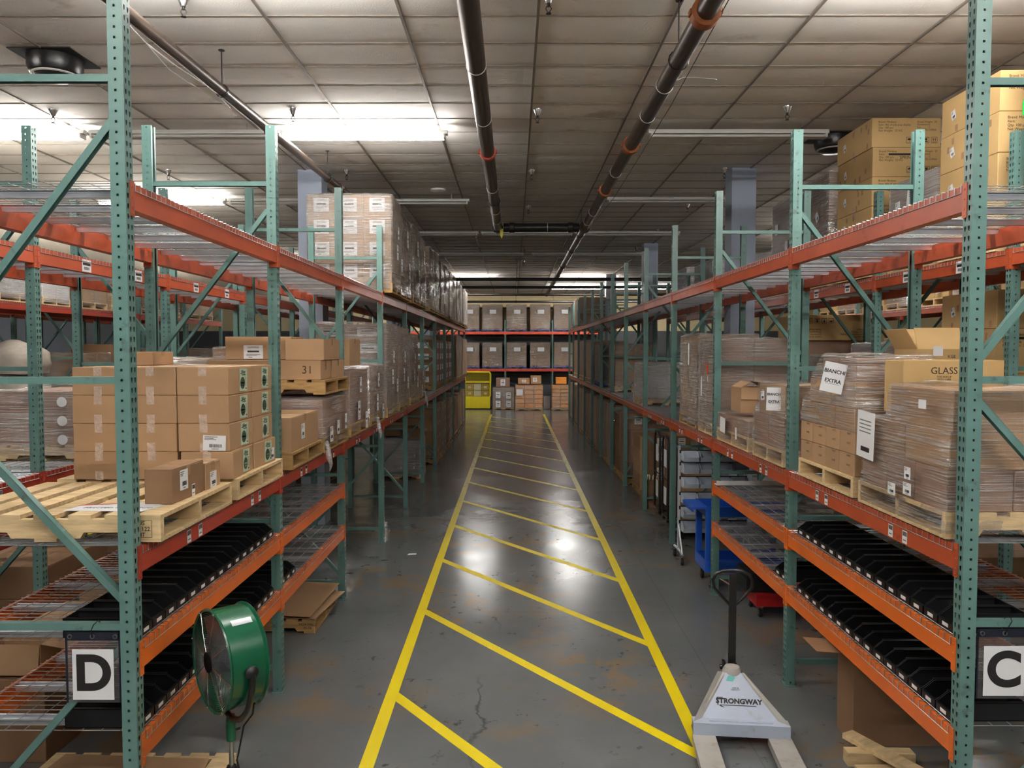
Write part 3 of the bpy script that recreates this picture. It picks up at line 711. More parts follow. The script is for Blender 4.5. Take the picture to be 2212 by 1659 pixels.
def rack(label, face, sg, posts, levels, H=4.62, D=1.067, flip=(), rot=None, near=0, labels=0, top_mt=ORANGE, pal_mt=ORANGE, low_mt=BRIGHT, decks=True, skip_deck=()):
    """face: x of the aisle face; sg: +1 when the aisle lies towards +x. posts: y of each frame's near edge; levels: per bay list of shelf heights.
    Local axes of the thing: x towards the aisle, y along the row when sg=1 (turned half round when sg=-1)."""
    n = len(posts)
    if rot is not None: base, rz = face, rot
    else: base, rz = (face, posts[0], 0), 0
    root = thing('pallet_rack', label, 'rack', base, rz)
    M0 = Matrix.Diagonal((sg, 1, 1, 1))
    for i, p in enumerate(posts):
        y = p-posts[0]+PW/2
        fr = bpy.data.objects.new('upright_frame', None); COL.objects.link(fr); fr.parent = root; fr.location = (0, y, 0)
        link('post', post_mesh(H), fr, (0, 0, 0), 0 if sg > 0 else PI)
        link('post', post_mesh(H), fr, (-sg*D, 0, 0), PI if sg > 0 else 0)
        w = D-2*PW+.02
        for z in (4.16, 2.67, 1.42, .2):
            link('horizontal_brace', channel_mesh(w), fr, mat=T(-sg*(PW-.01) if sg < 0 else -(D-PW+.01), 0, z))
        fl = (i in flip)
        for (za, zb) in ((3.95, 2.78), (1.56, 2.56), (1.32, .3)):
            xa, xb = -PW, -(D-PW)
            if fl: xa, xb = xb, xa
            xa *= sg; xb *= sg
            dx, dz = xb-xa, zb-za; ang = math.atan2(dz, dx)
            m = T(xa, 0, za) @ Matrix.Rotation(-ang, 4, 'Y')
            if abs(ang) > PI/2: m = m @ Matrix.Rotation(PI, 4, 'X')
            link('diagonal_brace', channel_mesh(math.hypot(dx, dz)), fr, mat=m)
    for i in range(n-1):
        ya, yb = posts[i]-posts[0]+PW, posts[i+1]-posts[0]; L_ = yb-ya
        for z in levels[i]:
            mt = top_mt if z > 3 else (pal_mt if z > 1.5 else low_mt)
            for back in (0, 1):
                s2 = sg*(-1 if back else 1)
                bo = link('shelf_beam', beam_mesh(L_, mt), root, mat=T(-sg*D if back else 0, ya if s2 > 0 else yb, z) @ (RZ(0) if s2 > 0 else RZ(PI)))
                if i < near or i < 4:
                    link('end_connector', connector_mesh(mt), bo, mat=T(0, 0, 0)); link('end_connector', connector_mesh(mt), bo, mat=T(0, L_, 0) @ Matrix.Diagonal((1, -1, 1, 1)))
                if not back and labels and i < labels and (z > 1.5 if face not in (LX, RX) else 1.5 < z < 3):
                    for u in ((.25, .32, .72, .79) if z < 3 else (.3, .72)):
                        if z < 3: stick(bo, 'barcode', T(.0012, L_*u, -.085) @ Matrix(((0,0,1,0),(1,0,0,0),(0,1,0,0),(0,0,0,1))), .055, .075)
                        else: stick(bo, 'rack', T(.0012, L_*u, -.07) @ Matrix(((0,0,1,0),(1,0,0,0),(0,1,0,0),(0,0,0,1))), .15, .11)
            if decks and (i, z) not in skip_deck:
                for k in (0, 1):
                    w = L_/2-.006; ch = i < near
                    d = link('wire_mesh_deck', deck_mesh(D, not ch), root, mat=T(0, ya+.003+k*L_/2, z+.001) @ Matrix.Diagonal((sg, w, 1, 1)))
                    if ch:
                        for u in (.15, .5, .85): link('support_channel', support_mesh(D), d, (0, u, 0), sc=(1, 1/w, 1))
    return root
LPOST = [3.86, 6.29, 8.68, 11.32, 13.86, 16.46, 19.04, 21.75, 24.6, 27.6, 30.5]
RPOST = [3.92, 6.43, 8.86, 11.28, 13.70, 16.12, 18.36, 20.64, 23.0, 25.45, 27.9, 30.3, 32.5]
two, four = [LV_PAL, LV_TOP], [LV_B, LV_A, LV_PAL, LV_TOP]
RL1 = rack('green and orange pallet rack with the hanging D sign', LX, 1, LPOST, [four, four]+[two]*8, near=3, labels=4, flip=(2, 4, 6, 8), pal_mt=RED)
RR1 = rack('green and orange pallet rack with the hanging C sign', RX, -1, RPOST, [four, four]+[two]*10, near=3, labels=4, flip=(0, 3, 5, 7, 9, 11), pal_mt=ORANGE)
L2X, R2X = -3.87, 4.1
RL2 = rack('rack standing back to back behind the D-sign rack', L2X, 1, [1.45, 3.87, 6.3, 8.7, 11.2, 13.7, 16.2, 18.7, 21.2], [two]*8, near=0, labels=4, flip=(1, 3, 5), pal_mt=RED)
RR2 = rack('rack standing back to back behind the C-sign rack', R2X, -1, [4.02, 6.45, 8.87, 11.3, 13.7, 16.1, 18.5, 20.9], [two]*7, near=2, labels=3, flip=(0, 2, 4))
RL3 = rack('far rack with bulk bags across the side aisle', -8.6, 1, [7.9, 10.4, 12.9, 15.4, 17.9, 20.4, 22.9], [two]*6, labels=2, top_mt=RED, pal_mt=RED, flip=(1, 3, 5))
RL4 = rack('hindmost rack standing behind the far bulk bag rack', -10.95, -1, [7.9, 10.4, 12.9, 15.4, 17.9, 20.4, 22.9], [two]*6, top_mt=ORANGE, pal_mt=RED, flip=(0, 2, 4))
RR3 = rack('far rack with shiny wrapped loads beyond the C-sign side', 7.9, -1, [8.0, 10.5, 13.0, 15.5, 18.0, 20.5], [two]*5, flip=(1, 3))
RE = rack('end rack with blue pallets in front of the cream wall', (-5.08, 38.05, 0), 1, [0, 2.31, 4.62, 6.93, 9.24], [[1.93, 3.74]]*4, H=4.3, rot=-PI/2, top_mt=M('end_rack_orange', (226, 78, 44), .4), pal_mt=M('end_rack_red', (196, 70, 50), .4))
RE2 = None

# ------------------------------------------------------------------ D-sign rack: lower bays
PT = LV_PAL + .012          # top of the wires of a pallet shelf
TT = LV_TOP + .012
np_ = wooden_pallet('empty-fronted new wooden pallet at the first post of the D-sign rack', -2.43, 4.5, PT, 1.2, 1.02)
text('US\n061122\nHT', .03, np_, face_mat('-y', 1.2, 1.02, .14, .5, -.002, .001), INK, name='stamp')
MB().box(-.055, -.053, -.045, .045, 0, .0004).box(.053, .055, -.045, .045, 0, .0004).box(-.055, .055, .043, .045, 0, .0004).box(-.055, .055, -.045, -.043, 0, .0004).build('stamp_border', INK, np_).matrix_local = face_mat('-y', 1.2, 1.02, .14, .5, -.002, .001)
wooden_pallet('new wooden pallet under the tall stack of green-labelled cartons', -2.43, 5.62, PT, 1.2, 1.0)
PZ = PT+.14
c1 = carton('small brown carton with white labels standing alone on the new wooden pallet', -2.04, -1.885, 4.27, 4.68, PZ, PZ+.193, rz=-.03, mt=CARD_D,
  stickers=[('+x', -.06, .02, .1, .115, 'ship'), ('+x', .06, -.06, .04, .07, 'barcode')])
c2 = carton('smaller brown carton just behind the small labelled carton on the new pallet', -2.02, -1.875, 4.7, 4.93, PZ, PZ+.165, stickers=[('+x', .0, -.03, .1, .1, 'ship')])
ps = thing('paper_sheet', 'torn white and red printed sheet lying on the new wooden pallet', 'paper', (-2.12, 4.2, PZ+.001)); MB().slab([(-.28, -.1), (.15, -.12), (.2, .05), (.05, .12), (-.25, .06)], 0, .001).build('sheet', PAPER, ps)
MB().slab([(-.27, .03), (.0, .1), (0, .115), (-.26, .05)], .001, .0018).build('red_edge', REDP, ps); text('PRINTED IN MEXICO', .04, ps, T(-.02, -.03, .002), INK_G)
rows = [-2.905, -2.56, -2.215]; dzc = .186
lay = ['bottom', 'second', 'third', 'top']
for k in range(4):
    for i, x in enumerate(rows):
        for j in range(2):
            if i == 0 and j == 1 and k == 3: pass
            y0_ = 5.1+.46*j; z0_ = PZ+dzc*k
            jx, jy = R.uniform(-.002, .002), R.uniform(-.003, .003); rz = R.uniform(-.005, .005)
            if i == 2 and k == 0: jx, rz = .015, (.05 if j == 0 else -.03); jy = -.012 if j == 0 else .012
            stk_ = []
            if i == 2: stk_ = [('+x', .06, .0, .15, .155, 'mint', R.uniform(-.04, .04))]
            if i == 2 and j == 0 and k == 1: stk_.append(('-y', .07, -.035, .15, .1, 'ship', -.03))
            if i == 2 and j == 1 and k == 0: stk_.append(('+x', .15, -.03, .08, .09, 'ship'))
            col_ = ['back', 'middle', 'aisle-side'][i]
            lb = f'brown carton, {lay[k]} layer of the {col_} column in the green-labelled stack, ' + ('front row' if j == 0 else 'second row')
            if i == 2: lb = f'green-labelled brown carton, {lay[k]} layer of its stack, ' + ('front row' if j == 0 else 'second row toward the post')
            o = carton(lb, x+jx, x+.338+jx, y0_+jy, y0_+.452+jy, z0_, z0_+dzc-.001, seam='y', tape=TAPE_C, rz=rz, stickers=stk_, group='cartons of the green-labelled stack')
            if i == 2: text('Village', .034, o, face_mat('+x', .338, .452, dzc, .055, .055, .0045), DGREEN)
carton('flat brown carton lying on top of the green-labelled stack', -2.9, -2.62, 5.64, 5.98, PZ+4*dzc+.001, PZ+4*dzc+.1, mt=CARD)
wooden_pallet('aged pallet carrying one large carton, second bay of the D-sign rack', -2.44, 6.92, PT, 1.2, 1.02, WOOD_D)
carton('large plain carton with one white label on the aged pallet, second bay', -2.7, -1.86, 6.46, 7.36, PZ, PZ+.29, mt=CARD, seam='x', stickers=[('+x', -.08, -.0, .11, .13, 'ship')])
load('low brown load in streaky film under a raised pallet, second D-sign bay', -3.02, -1.84, 7.5, 8.62, PT, 2.355, (2, 2, 2), CARD_R, FILM, WOOD_D, sheets=[('+x', -.35, -.1, .12, .15, 'ship'), ('+x', -.05, -.06, .1, .14, 'ship'), ('+x', .3, -.03, .08, .16, 'ship')])
wooden_pallet('stained pallet lying on top of the low film-wrapped load', -2.43, 8.06, 2.392, 1.2, 1.06, WOOD_D)
zz = 2.392+.141
carton('brown carton marked 31 on the raised stained pallet', -2.98, -1.88, 7.56, 7.98, zz, zz+.19, seam='x', mt=CARD, prints=[('-y', .42, .0, '31', .11, INK_B), ('+x', -.0, .02, '31', .07, INK_B)])
carton('brown carton with torn tape on top of the carton marked 31', -2.24, -1.86, 7.62, 8.3, zz+.192, zz+.4, mt=CARD, stickers=())
carton('carton behind the one marked 31 on the raised stained pallet', -2.5, -1.87, 8.0, 8.55, zz, zz+.19, mt=CARD)
carton('taller carton with blue-edged label at the back of the raised pallet', -2.98, -2.3, 8.03, 8.5, zz+.193, zz+.43, mt=CARD, stickers=[('-y', -.05, -.04, .2, .14, 'sheet')])

# further loads on the D-sign rack's pallet shelf
def seq(rows, fmt, group, **kw):
    for k, r in enumerate(rows):
        o = dict(kw); o.update(r[4] if len(r) > 4 else {})
        lab = o.pop('label', None) or fmt.format(ORD[k])
        load(lab, r[0], r[1], r[2], r[3], o.pop('z'), o.pop('zt'), group=group, **o)
XA, XB = -3.0, -1.86
sh = [('+x', -.2, -.1, .13, .22, 'sheet'), ('+x', .25, -.25, .13, .2, 'sheet'), ('+x', -.1, .2, .12, .18, 'ship')]
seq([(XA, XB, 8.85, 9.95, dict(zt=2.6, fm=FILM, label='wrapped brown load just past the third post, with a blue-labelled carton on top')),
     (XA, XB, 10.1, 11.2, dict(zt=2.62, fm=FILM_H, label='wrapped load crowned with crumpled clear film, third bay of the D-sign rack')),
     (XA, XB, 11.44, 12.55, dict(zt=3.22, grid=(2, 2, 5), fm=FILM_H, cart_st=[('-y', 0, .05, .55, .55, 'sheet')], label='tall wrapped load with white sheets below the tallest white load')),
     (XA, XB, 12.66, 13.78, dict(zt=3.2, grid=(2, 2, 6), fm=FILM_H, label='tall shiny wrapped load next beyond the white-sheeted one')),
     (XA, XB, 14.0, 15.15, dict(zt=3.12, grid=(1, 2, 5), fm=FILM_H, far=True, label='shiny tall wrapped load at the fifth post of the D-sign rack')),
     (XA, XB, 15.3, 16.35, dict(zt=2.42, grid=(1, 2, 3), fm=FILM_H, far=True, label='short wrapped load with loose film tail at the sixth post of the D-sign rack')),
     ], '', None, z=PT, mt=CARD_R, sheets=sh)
carton('upright carton with blue-edged label standing on the wrapped load past the third post', -2.36, -1.9, 9.0, 9.62, 2.645, 2.96, mt=CARD, stickers=[('-y', .06, 0, .13, .2, 'sheet')])
carton('low carton lying on the wrapped load past the third post', -2.95, -2.4, 8.95, 9.6, 2.645, 2.83, mt=CARD)
rowsF = [(19.2, 20.35), (20.5, 21.65), (21.95, 23.1), (23.3, 24.45)]
for k, (a, b_) in enumerate(rowsF):
    load(f'dark carton load with white labels on the D-sign rack, {ORD[k]} beyond the empty bay', -2.9, -1.95, a, b_, PT, 3.1, (1, 2, 4), CARD_D, None, WOOD_D, cart_st=[('+x', 0, 0, .5, .5, 'sheet'), ('-y', .2, 0, .3, .5, 'sheet')])
load('pale standing planks load at the far end of the D-sign rack', -2.9, -1.82, 24.8, 27.4, PT, 3.3, (2, 6, 1), CARD_D, FILM, WOOD_D, far=True)
load('tall brown slab load, last on the pallet shelf of the D-sign rack', -2.9, -1.82, 27.8, 30.3, PT, 3.25, (2, 6, 1), CARD, FILM, WOOD_D, far=True)

def film_tail(lab, dx, dy, dz):
    o = [q for q in bpy.data.objects if q.get('label') == lab][0]
    MB().tube([(dx, dy, dz), (dx+.02, dy+.02, dz-.06), (dx+.03, dy+.0, dz-.14), (dx+.045, dy+.03, dz-.22), (dx+.03, dy+.05, dz-.29)], [.03, .022, .03, .018, .006], 7).build('film_tail', FOG, o, True)
film_tail('low brown load in streaky film under a raised pallet, second D-sign bay', .59, -.5, .1)
film_tail('wrapped load crowned with crumpled clear film, third bay of the D-sign rack', .585, -.2, .08)
film_tail('short wrapped load with loose film tail at the sixth post of the D-sign rack', .585, .3, .1)
# top shelf of the D-sign rack
s4 = [('-y', -.0, .06, .55, .62, 'sheet')]
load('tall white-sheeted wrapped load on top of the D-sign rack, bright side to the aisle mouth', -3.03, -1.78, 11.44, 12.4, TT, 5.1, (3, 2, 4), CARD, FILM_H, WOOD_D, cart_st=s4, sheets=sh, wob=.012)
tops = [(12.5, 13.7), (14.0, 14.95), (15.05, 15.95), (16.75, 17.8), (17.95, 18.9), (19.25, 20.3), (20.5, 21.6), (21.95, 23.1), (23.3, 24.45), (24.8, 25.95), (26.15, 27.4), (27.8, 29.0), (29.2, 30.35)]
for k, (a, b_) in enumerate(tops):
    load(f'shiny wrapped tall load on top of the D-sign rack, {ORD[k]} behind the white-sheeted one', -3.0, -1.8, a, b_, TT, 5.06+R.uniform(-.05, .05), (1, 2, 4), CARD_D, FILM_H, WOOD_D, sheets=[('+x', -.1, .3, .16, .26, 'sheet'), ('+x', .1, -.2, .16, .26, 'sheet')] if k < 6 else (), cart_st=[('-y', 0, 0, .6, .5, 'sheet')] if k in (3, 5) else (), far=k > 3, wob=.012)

# floor under the D-sign rack
load('silver-white wrapped load on the floor under the D-sign rack', -3.1, -2.05, 17.0, 18.0, 0, .85, (2, 2, 3), WHITEBOX, FILM_H, WOOD, sheets=[('-y', .38, -.15, .03, .1, 'barcode'), ('-y', .1, -.15, .03, .1, 'barcode'), ('-y', .4, .1, .03, .1, 'barcode')])
open_carton('open brown carton on the silver-white wrapped floor load', -2.45, -2.1, 17.1, 17.5, .895, 1.1, mt=CARD_D, flaps=(60, 110, 70, 100))
carton('wide brown carton at the back on the silver-white floor load', -3.0, -2.5, 17.5, 17.95, .895, 1.15, mt=CARD_D)
fl = [(19.15, 20.2, 1.5), (20.4, 21.6, 1.45), (21.9, 23.0, 1.35), (23.2, 24.5, 1.4), (24.75, 26.1, 1.3), (26.3, 27.5, 1.35), (27.75, 29.0, 1.4), (29.2, 30.4, 1.3)]
for k, (a, b_, zt) in enumerate(fl):
    load(f'dark brown carton stack on the floor under the D-sign rack, {ORD[k]} past the silver-white load', -2.95, -1.95+R.uniform(0, .07), a, b_, 0, zt, (1, 2, 4), CARD_D, FILM if k % 2 else None, WOOD_D, cart_st=[('+x', .2, 0, .12, .2, 'sheet')] if k < 4 else (), far=True)
sp_ = wooden_pallet('stamped pallet on the floor beneath the lowest shelf, second bay of the D-sign rack', -2.56, 8.12, 0, 1.15, .95, WOOD_D)
def cardboard_sheet(label, x, y, z, pts, rx=0, ry=0, rz=0, t=.006, group=None):
    r = thing('cardboard_sheet', label, 'cardboard', (x, y, z), 0, group); r.rotation_euler = (rx, ry, rz)
    b = MB().slab(pts, 0, t/3); b.slab(pts, t/3+.001, t); b.build('sheet', CARD, r); return r
cardboard_sheet('large bent cardboard sheet on the stamped floor pallet', -2.55, 8.1, .215, [(-.55, -.42), (.5, -.5), (.62, .48), (-.5, .52)], rx=.05, ry=.05, rz=.05)
cardboard_sheet('smaller cardboard flap under the bent sheet on the stamped floor pallet', -2.4, 8.1, .145, [(-.4, -.4), (.45, -.45), (.5, .45), (-.42, .4)], rz=-.06)
text('MDA MACJ\n05-26', .035, sp_, face_mat('-y', 1.15, .95, .14, .5, -.0, .001), INK, name='stamp')
wooden_pallet('pallet on the floor beneath the lowest shelf, first bay behind the drum fan', -2.45, 4.57, 0, 1.2, 1.0, WOOD)
cardboard_sheet('flat cardboard sheet on the floor pallet behind the drum fan', -2.75, 4.66, .142, [(-.3, -.4), (.5, -.4), (.45, .34), (-.22, .38)])
cardboard_sheet('second cardboard sheet beside the flat one on the pallet behind the drum fan', -2.2, 4.66, .15, [(-.12, -.4), (.3, -.4), (.22, .3), (-.2, .33)], rz=.04)

# black divider bins on the four bin shelves
def bin_mesh():
    b = MB(); W, D_, H = .142, .4, .1; t = .004
    def side(s):
        y = s*(W/2)
        b.add([(0, y, 0), (0, y, .045), (-.07, y, H), (-D_, y, H), (-D_, y, 0), (0, y-s*t, 0), (0, y-s*t, .045), (-.07, y-s*t, H), (-D_, y-s*t, H), (-D_, y-s*t, 0)],
              [(0,1,2,3,4), (9,8,7,6,5), (0,5,6,1), (1,6,7,2), (2,7,8,3), (3,8,9,4), (4,9,5,0)])
        b.box(-D_, -.07, y-s*.014 if s > 0 else y, y if s > 0 else y+.014, H-.003, H+.002)
    side(1); side(-1)
    b.box(-D_, -D_+t, -W/2, W/2, 0, H); b.box(-t, 0, -W/2, W/2, 0, .045); b.box(-D_, 0, -W/2, W/2, 0, .004); b.box(-.016, 0, -W/2, W/2, .043, .047)
    return b.mesh('bin_body', BLACKP)
def bins(label, group, face, sg, y0, n, z, pitch=.15):
    for k in range(n):
        o = link('shelf_bin', cached('bin', bin_mesh), None, (face-sg*.03, y0+pitch*k, z+.009), (0 if sg > 0 else PI)+R.uniform(-.01, .01)); tag(o, label, 'bin', group)
        link('white_tag', cached('bint', lambda: MB().box(.0004, .0012, -.028, .028, .014, .034).mesh('white_tag', PAPER)), o)
bins('black plastic divider bin in the row on the upper bin shelf under the new pallets', 'bins on the upper bin shelf of the D-sign rack', LX, 1, 4.04, 15, LV_A)
bins('black plastic divider bin in the row on the lower bin shelf behind the drum fan', 'bins on the lower bin shelf of the D-sign rack', LX, 1, 4.04, 15, LV_B)
bins('black bin beyond the second post on the lower bin shelf, D-sign rack', 'bins past the second post of the D-sign rack', LX, 1, 6.46, 3, LV_B)
bins('black plastic divider bin in the row on the upper bin shelf under the wrapped loads', 'bins on the upper bin shelf of the C-sign rack', RX, -1, 4.12, 15, LV_A)
bins('black plastic divider bin in the row on the lower bin shelf over the big carton', 'bins on the lower bin shelf of the C-sign rack', RX, -1, 4.12, 15, LV_B)
bins('black bin beyond the second post on the lower bin shelf, C-sign rack', 'bins past the second post of the C-sign rack', RX, -1, 6.6, 2, LV_B)

# hanging aisle signs
def sign(letter, label, x, y, sg):
    r = thing('hanging_sign', label, 'sign', (x, y, 1.395)); W, H = .27, .36
    MB().box(-W/2, W/2, -.003, .0, -H, -.035).build('clear_pouch', CLEARV, r)
    b = MB().box(-W/2, W/2, -.005, .002, -.04, 0)
    for s in (-1, 1): b.box(s*W/2-.004, s*W/2+.004, -.005, .002, -H, 0)
    b.build('black_binding', NAVY, r)
    for u in (-.115, 0, .115):
        link('grommet', cached('gr', lambda: MB().lathe([(.007, -.002), (.012, -.002), (.013, .0), (.012, .002), (.007, .002), (.007, -.002)], 16, cap=False).mesh('grommet', STEEL, True)), r, mat=T(u, -.006, -.02) @ Matrix.Rotation(PI/2, 4, 'X'))
    p = MB().box(-.105, .105, -.0062, -.0052, -.345, -.085).build('paper', PAPER, r)
    text(letter, .25, r, T(0, -.0068, -.215) @ Matrix.Rotation(PI/2, 4, 'X'), INK, name='letter', bold=.009)
    MB().tube([(0, -.01, -.02), (.005, -.025, .02), (.02, -.028, .05), (.03, .0, .062), (.02, .03, .05), (.0, .02, .0), (0, .004, -.02)], .0025, 5).build('tie_wire', BLACKM, r)
    return r
sign('D', 'letter D sheet in a clear pouch hanging from a green brace', -2.13, 3.872, 1)
sign('C', 'letter C sheet in a clear pouch hanging from a green brace', 2.51, 3.928, -1)

# ------------------------------------------------------------------ C-sign rack: pallet shelf
# nearest load: two shoulders, one cut low toward the aisle
load('big pale wrapped load against the first post of the C-sign rack, wide low shoulders', 2.27, 3.36, 4.06, 5.1, PT, 2.62, mt=CARD, fm=FILM,
     pal=WOOD, wob=.01,
     blocks=[(-.53, .53, -.5, .5, .14, .36, 3, 3, 1, CARD_R), (-.52, .5, -.5, .44, .36, .56, 2, 2, 1, CARD), (-.5, .5, -.49, .2, .56, .78, 2, 1, 1, CARD)],
     keys=[(.03, -.545, .545, -.52, .52), (.18, -.54, .54, -.51, .51), (.36, -.535, .535, -.51, .5), (.56, -.525, .51, -.505, .46), (.575, -.52, .51, -.5, .45), (.6, -.51, .51, -.5, .235), (.79, -.5, .5, -.495, .22)],
     sheets=[('-x', -.0, -.22, .09, .07, 'ship'), ('-x', .18, -.19, .09, .07, 'ship'), ('-x', .18, -.1, .07, .07, 'ship'), ('-x', -.36, .06, .24, .3, 'sign', -.05, .03), ('-x', .28, .3, .08, .05, 'plain', 0, .01)],
     prints=[('-y', .12, .14, '12      16 OZ', .05, INK_B), ('-y', .25, .02, 'ARTICHOKE', .04, INK_B), ('-y', -.4, -.37, 'AAA', .05, INK)])
carton('tan carton printed GLASS standing on the big pale wrapped load', 2.42, 3.05, 4.84, 5.08, 2.425, 2.76, mt=CARD_Y, seam='x', tape=None, prints=[('-y', -.06, .1, 'GLASS', .06, INK), ('-y', -.06, .055, 'THIS SIDE UP\nWITH CARE', .016, INK_B), ('-y', -.14, -.0, 'Your App Market', .02, INK)])
open_carton('open tan carton with raised flaps and a round white sticker behind the GLASS carton', 2.6, 2.98, 5.0, 5.32, 2.6, 2.82, mt=CARD_Y, flaps=(-25, 60, 15, 50), fl=.15, prints=[('-y', .1, -.02, 'KGE', .03)], stickers=[('-y', .04, .02, .07, .07, 'plain')]) if False else None
load('amber carton load with the larger BIANCHI EXTRA sheet, C-sign rack', 2.28, 3.3, 5.2, 6.2, PT, 2.77, mt=CARD, fm=FILM, pal=WOOD, wob=.012,
     blocks=[(-.5, .5, -.49, .49, .14, .44, 3, 4, 2, CARD), (-.5, .48, -.48, .47, .44, .6, 2, 3, 1, CARD), (-.49, .05, -.46, .34, .6, .78, 1, 2, 1, CARD), (-.47, .05, -.42, .14, .78, .94, 1, 2, 1, CARD_R)],
     keys=[(.44, -.505, .5, -.495, .495), (.6, -.5, .49, -.49, .48), (.615, -.495, .485, -.485, .47), (.64, -.49, .075, -.475, .36), (.78, -.485, .07, -.47, .35), (.95, -.475, .06, -.43, .16)],
     sheets=[('-y', -.33, .05, .12, .09, 'plain', 0, .015)],
     prints=[])
def sheet_words(px, py, pz, roll=.25, s=1.):
    m = T(px, py, pz) @ Matrix(((0, 0, -1, 0), (-1, 0, 0, 0), (0, 1, 0, 0), (0, 0, 0, 1))) @ RZ(roll)
    return m
ld = [o for o in bpy.data.objects if o.get('label', '').startswith('amber carton load')][0]
def hung_sheet(parent, x, y, z, w_, h_, yaw, roll, size):
    """paper hung on loose film: faces partly along -y"""
    c, q = math.cos(yaw), math.sin(yaw)
    m = T(x, y, z) @ Matrix(((c, 0, -q, 0), (-q, 0, -c, 0), (0, 1, 0, 0), (0, 0, 0, 1))) @ RZ(roll)
    stick(parent, 'plain', m, w_, h_)
    text('BIANCHI', size, parent, m @ T(0, h_*.2, .0015), INK, bold=.001); text('EXTRA', size, parent, m @ T(0, -h_*.12, .0015), INK, bold=.001)
    link('underline', MB().box(-size*1.3, size*1.3, -.001, .001, 0, .0004).mesh('underline', INK), parent, mat=m @ T(0, -h_*.12-size*.55, .0012))
hung_sheet(ld, 2.235-2.79, 5.44-5.7, 2.63-PT, .15, .21, .62, -.2, .036)
for k in range(4):
    for j in range(4):
        text('16 OZ', .02, ld, sheet_words(-.502, -.37+.245*j, .24+.15*(k % 2), 0) @ T(.03, .035 if k > 1 else -.03, .0), INK_B)
text('DRAGON', .03, ld, face_mat('-y', 1.02, 1, .95, -.33, .05, .018), INK)
fo = [('small open carton', 0)]
open_carton('open tan carton, flaps spread wide, on the amber load behind the GLASS carton', 2.93, 3.27, 5.66, 6.0, 2.48, 2.83, mt=CARD_Y, flaps=(-22, 40, 25, 30), fl=.17, prints=[('-y', .08, .12, 'KGE', .03)], stickers=[('-y', -.02, .16, .07, .07, 'plain')])
load('brown carton load with the smaller BIANCHI EXTRA sheet, C-sign rack', 2.28, 3.2, 6.56, 7.4, PT, 2.52, mt=CARD_R, fm=FILM, pal=WOOD, wob=.012,
     blocks=[(-.45, .45, -.41, .41, .14, .42, 2, 2, 1, CARD_R), (-.44, .4, -.4, .3, .42, .69, 2, 2, 1, CARD)],
     keys=[(.05, -.46, .46, -.43, .43), (.42, -.455, .45, -.415, .415), (.5, -.45, .41, -.41, .36), (.7, -.445, .4, -.405, .31)],
     sheets=[('-x', -.05, .24, .1, .08, 'ship', .1, .03)])
ld = [o for o in bpy.data.objects if o.get('label', '').startswith('brown carton load with the smaller')][0]
hung_sheet(ld, 2.25-2.74, 6.72-6.98, 2.4-PT, .125, .2, .35, -.02, .03)
load('low crumpled wrapped load with a blank sheet, C-sign rack before the third post', 2.28, 3.25, 7.55, 8.7, PT, 2.14, (2, 2, 1), CARD_R, FILM, WOOD, wob=.022, sheets=[('-x', -.2, .04, .2, .16, 'plain', -.06, .04), ('-x', .3, .0, .05, .12, 'plain', .1, .04)])
open_carton('small brown carton standing open on the low crumpled load', 2.32, 2.62, 7.95, 8.3, 2.185, 2.44, mt=CARD, flaps=(175, -60, 175, -60), fl=.12, stickers=[('-y', .04, -.08, .07, .05, 'barcode')])
load('tall layered wrapped load just past the third post of the C-sign rack', 2.3, 3.25, 8.98, 9.68, PT, 2.95, (2, 2, 7), CARD_R, FILM_H, WOOD, sheets=[('-x', -.12, .0, .06, .24, 'plain', 0, .02), ('-x', .18, .1, .03, .05, 'plain', 0, .02)], wob=.012)
ot = thing('orange_tag', 'orange tag stuck on the tall layered load past the third post', 'tag', (2.288, 9.2, 2.6)); MB().box(-.003, -.001, -.03, .03, -.06, .06).build('tag', ORTAG, ot)
load('narrow tall column of cartons behind the tall layered load, on a ragged pallet', 2.3, 3.1, 9.82, 10.8, PT, 3.02, (1, 2, 5), CARD, FILM_H, WOOD_D, wob=.014, sheets=[('-x', .2, .35, .06, .28, 'plain', 0, .03)])
load('silver wrapped low load alone past the fifth post of the C-sign rack', 2.3, 3.2, 13.96, 14.95, PT, 2.6, (2, 2, 2), WHITEBOX, FILM_H, WOOD, wob=.02)
load('tall brown carton load with hanging straps, C-sign rack beyond the silver load', 2.4, 3.3, 18.55, 19.7, PT, 2.98, (2, 2, 1), CARD, FILM, WOOD, far=True)
load('dark film-wrapped block on a blue pallet, C-sign rack', 2.34, 3.3, 21.1, 22.6, PT, 2.96, (1, 2, 3), M('dark_goods', (74, 78, 74), .6), FILM, BLUEP, far=True)
load('tall pale slab load after the dark block, C-sign rack', 2.32, 3.3, 23.3, 25.2, PT, 3.1, (1, 2, 1), CARD, FILM, WOOD, far=True)
load('tall grey-brown crate load after the pale slab, C-sign rack', 2.32, 3.3, 25.7, 27.6, PT, 3.15, (1, 3, 1), CARD_R, FILM, WOOD, far=True)
load('last tall slab load on the pallet shelf of the C-sign rack', 2.32, 3.3, 28.1, 30.1, PT, 3.2, (1, 3, 1), WOOD_D, FILM, WOOD, far=True)
load('dark brown carton block on top of the C-sign rack at the aisle end', 2.34, 3.35, 28.2, 30.1, TT, 4.75, (2, 2, 3), CARD_D, FILM, WOOD, far=True)
load('dark film-covered load on top of the C-sign rack, last before the aisle end', 2.34, 3.35, 30.45, 32.2, TT, 4.7, (2, 2, 2), CARD_D, FILM_H, WOOD, far=True)
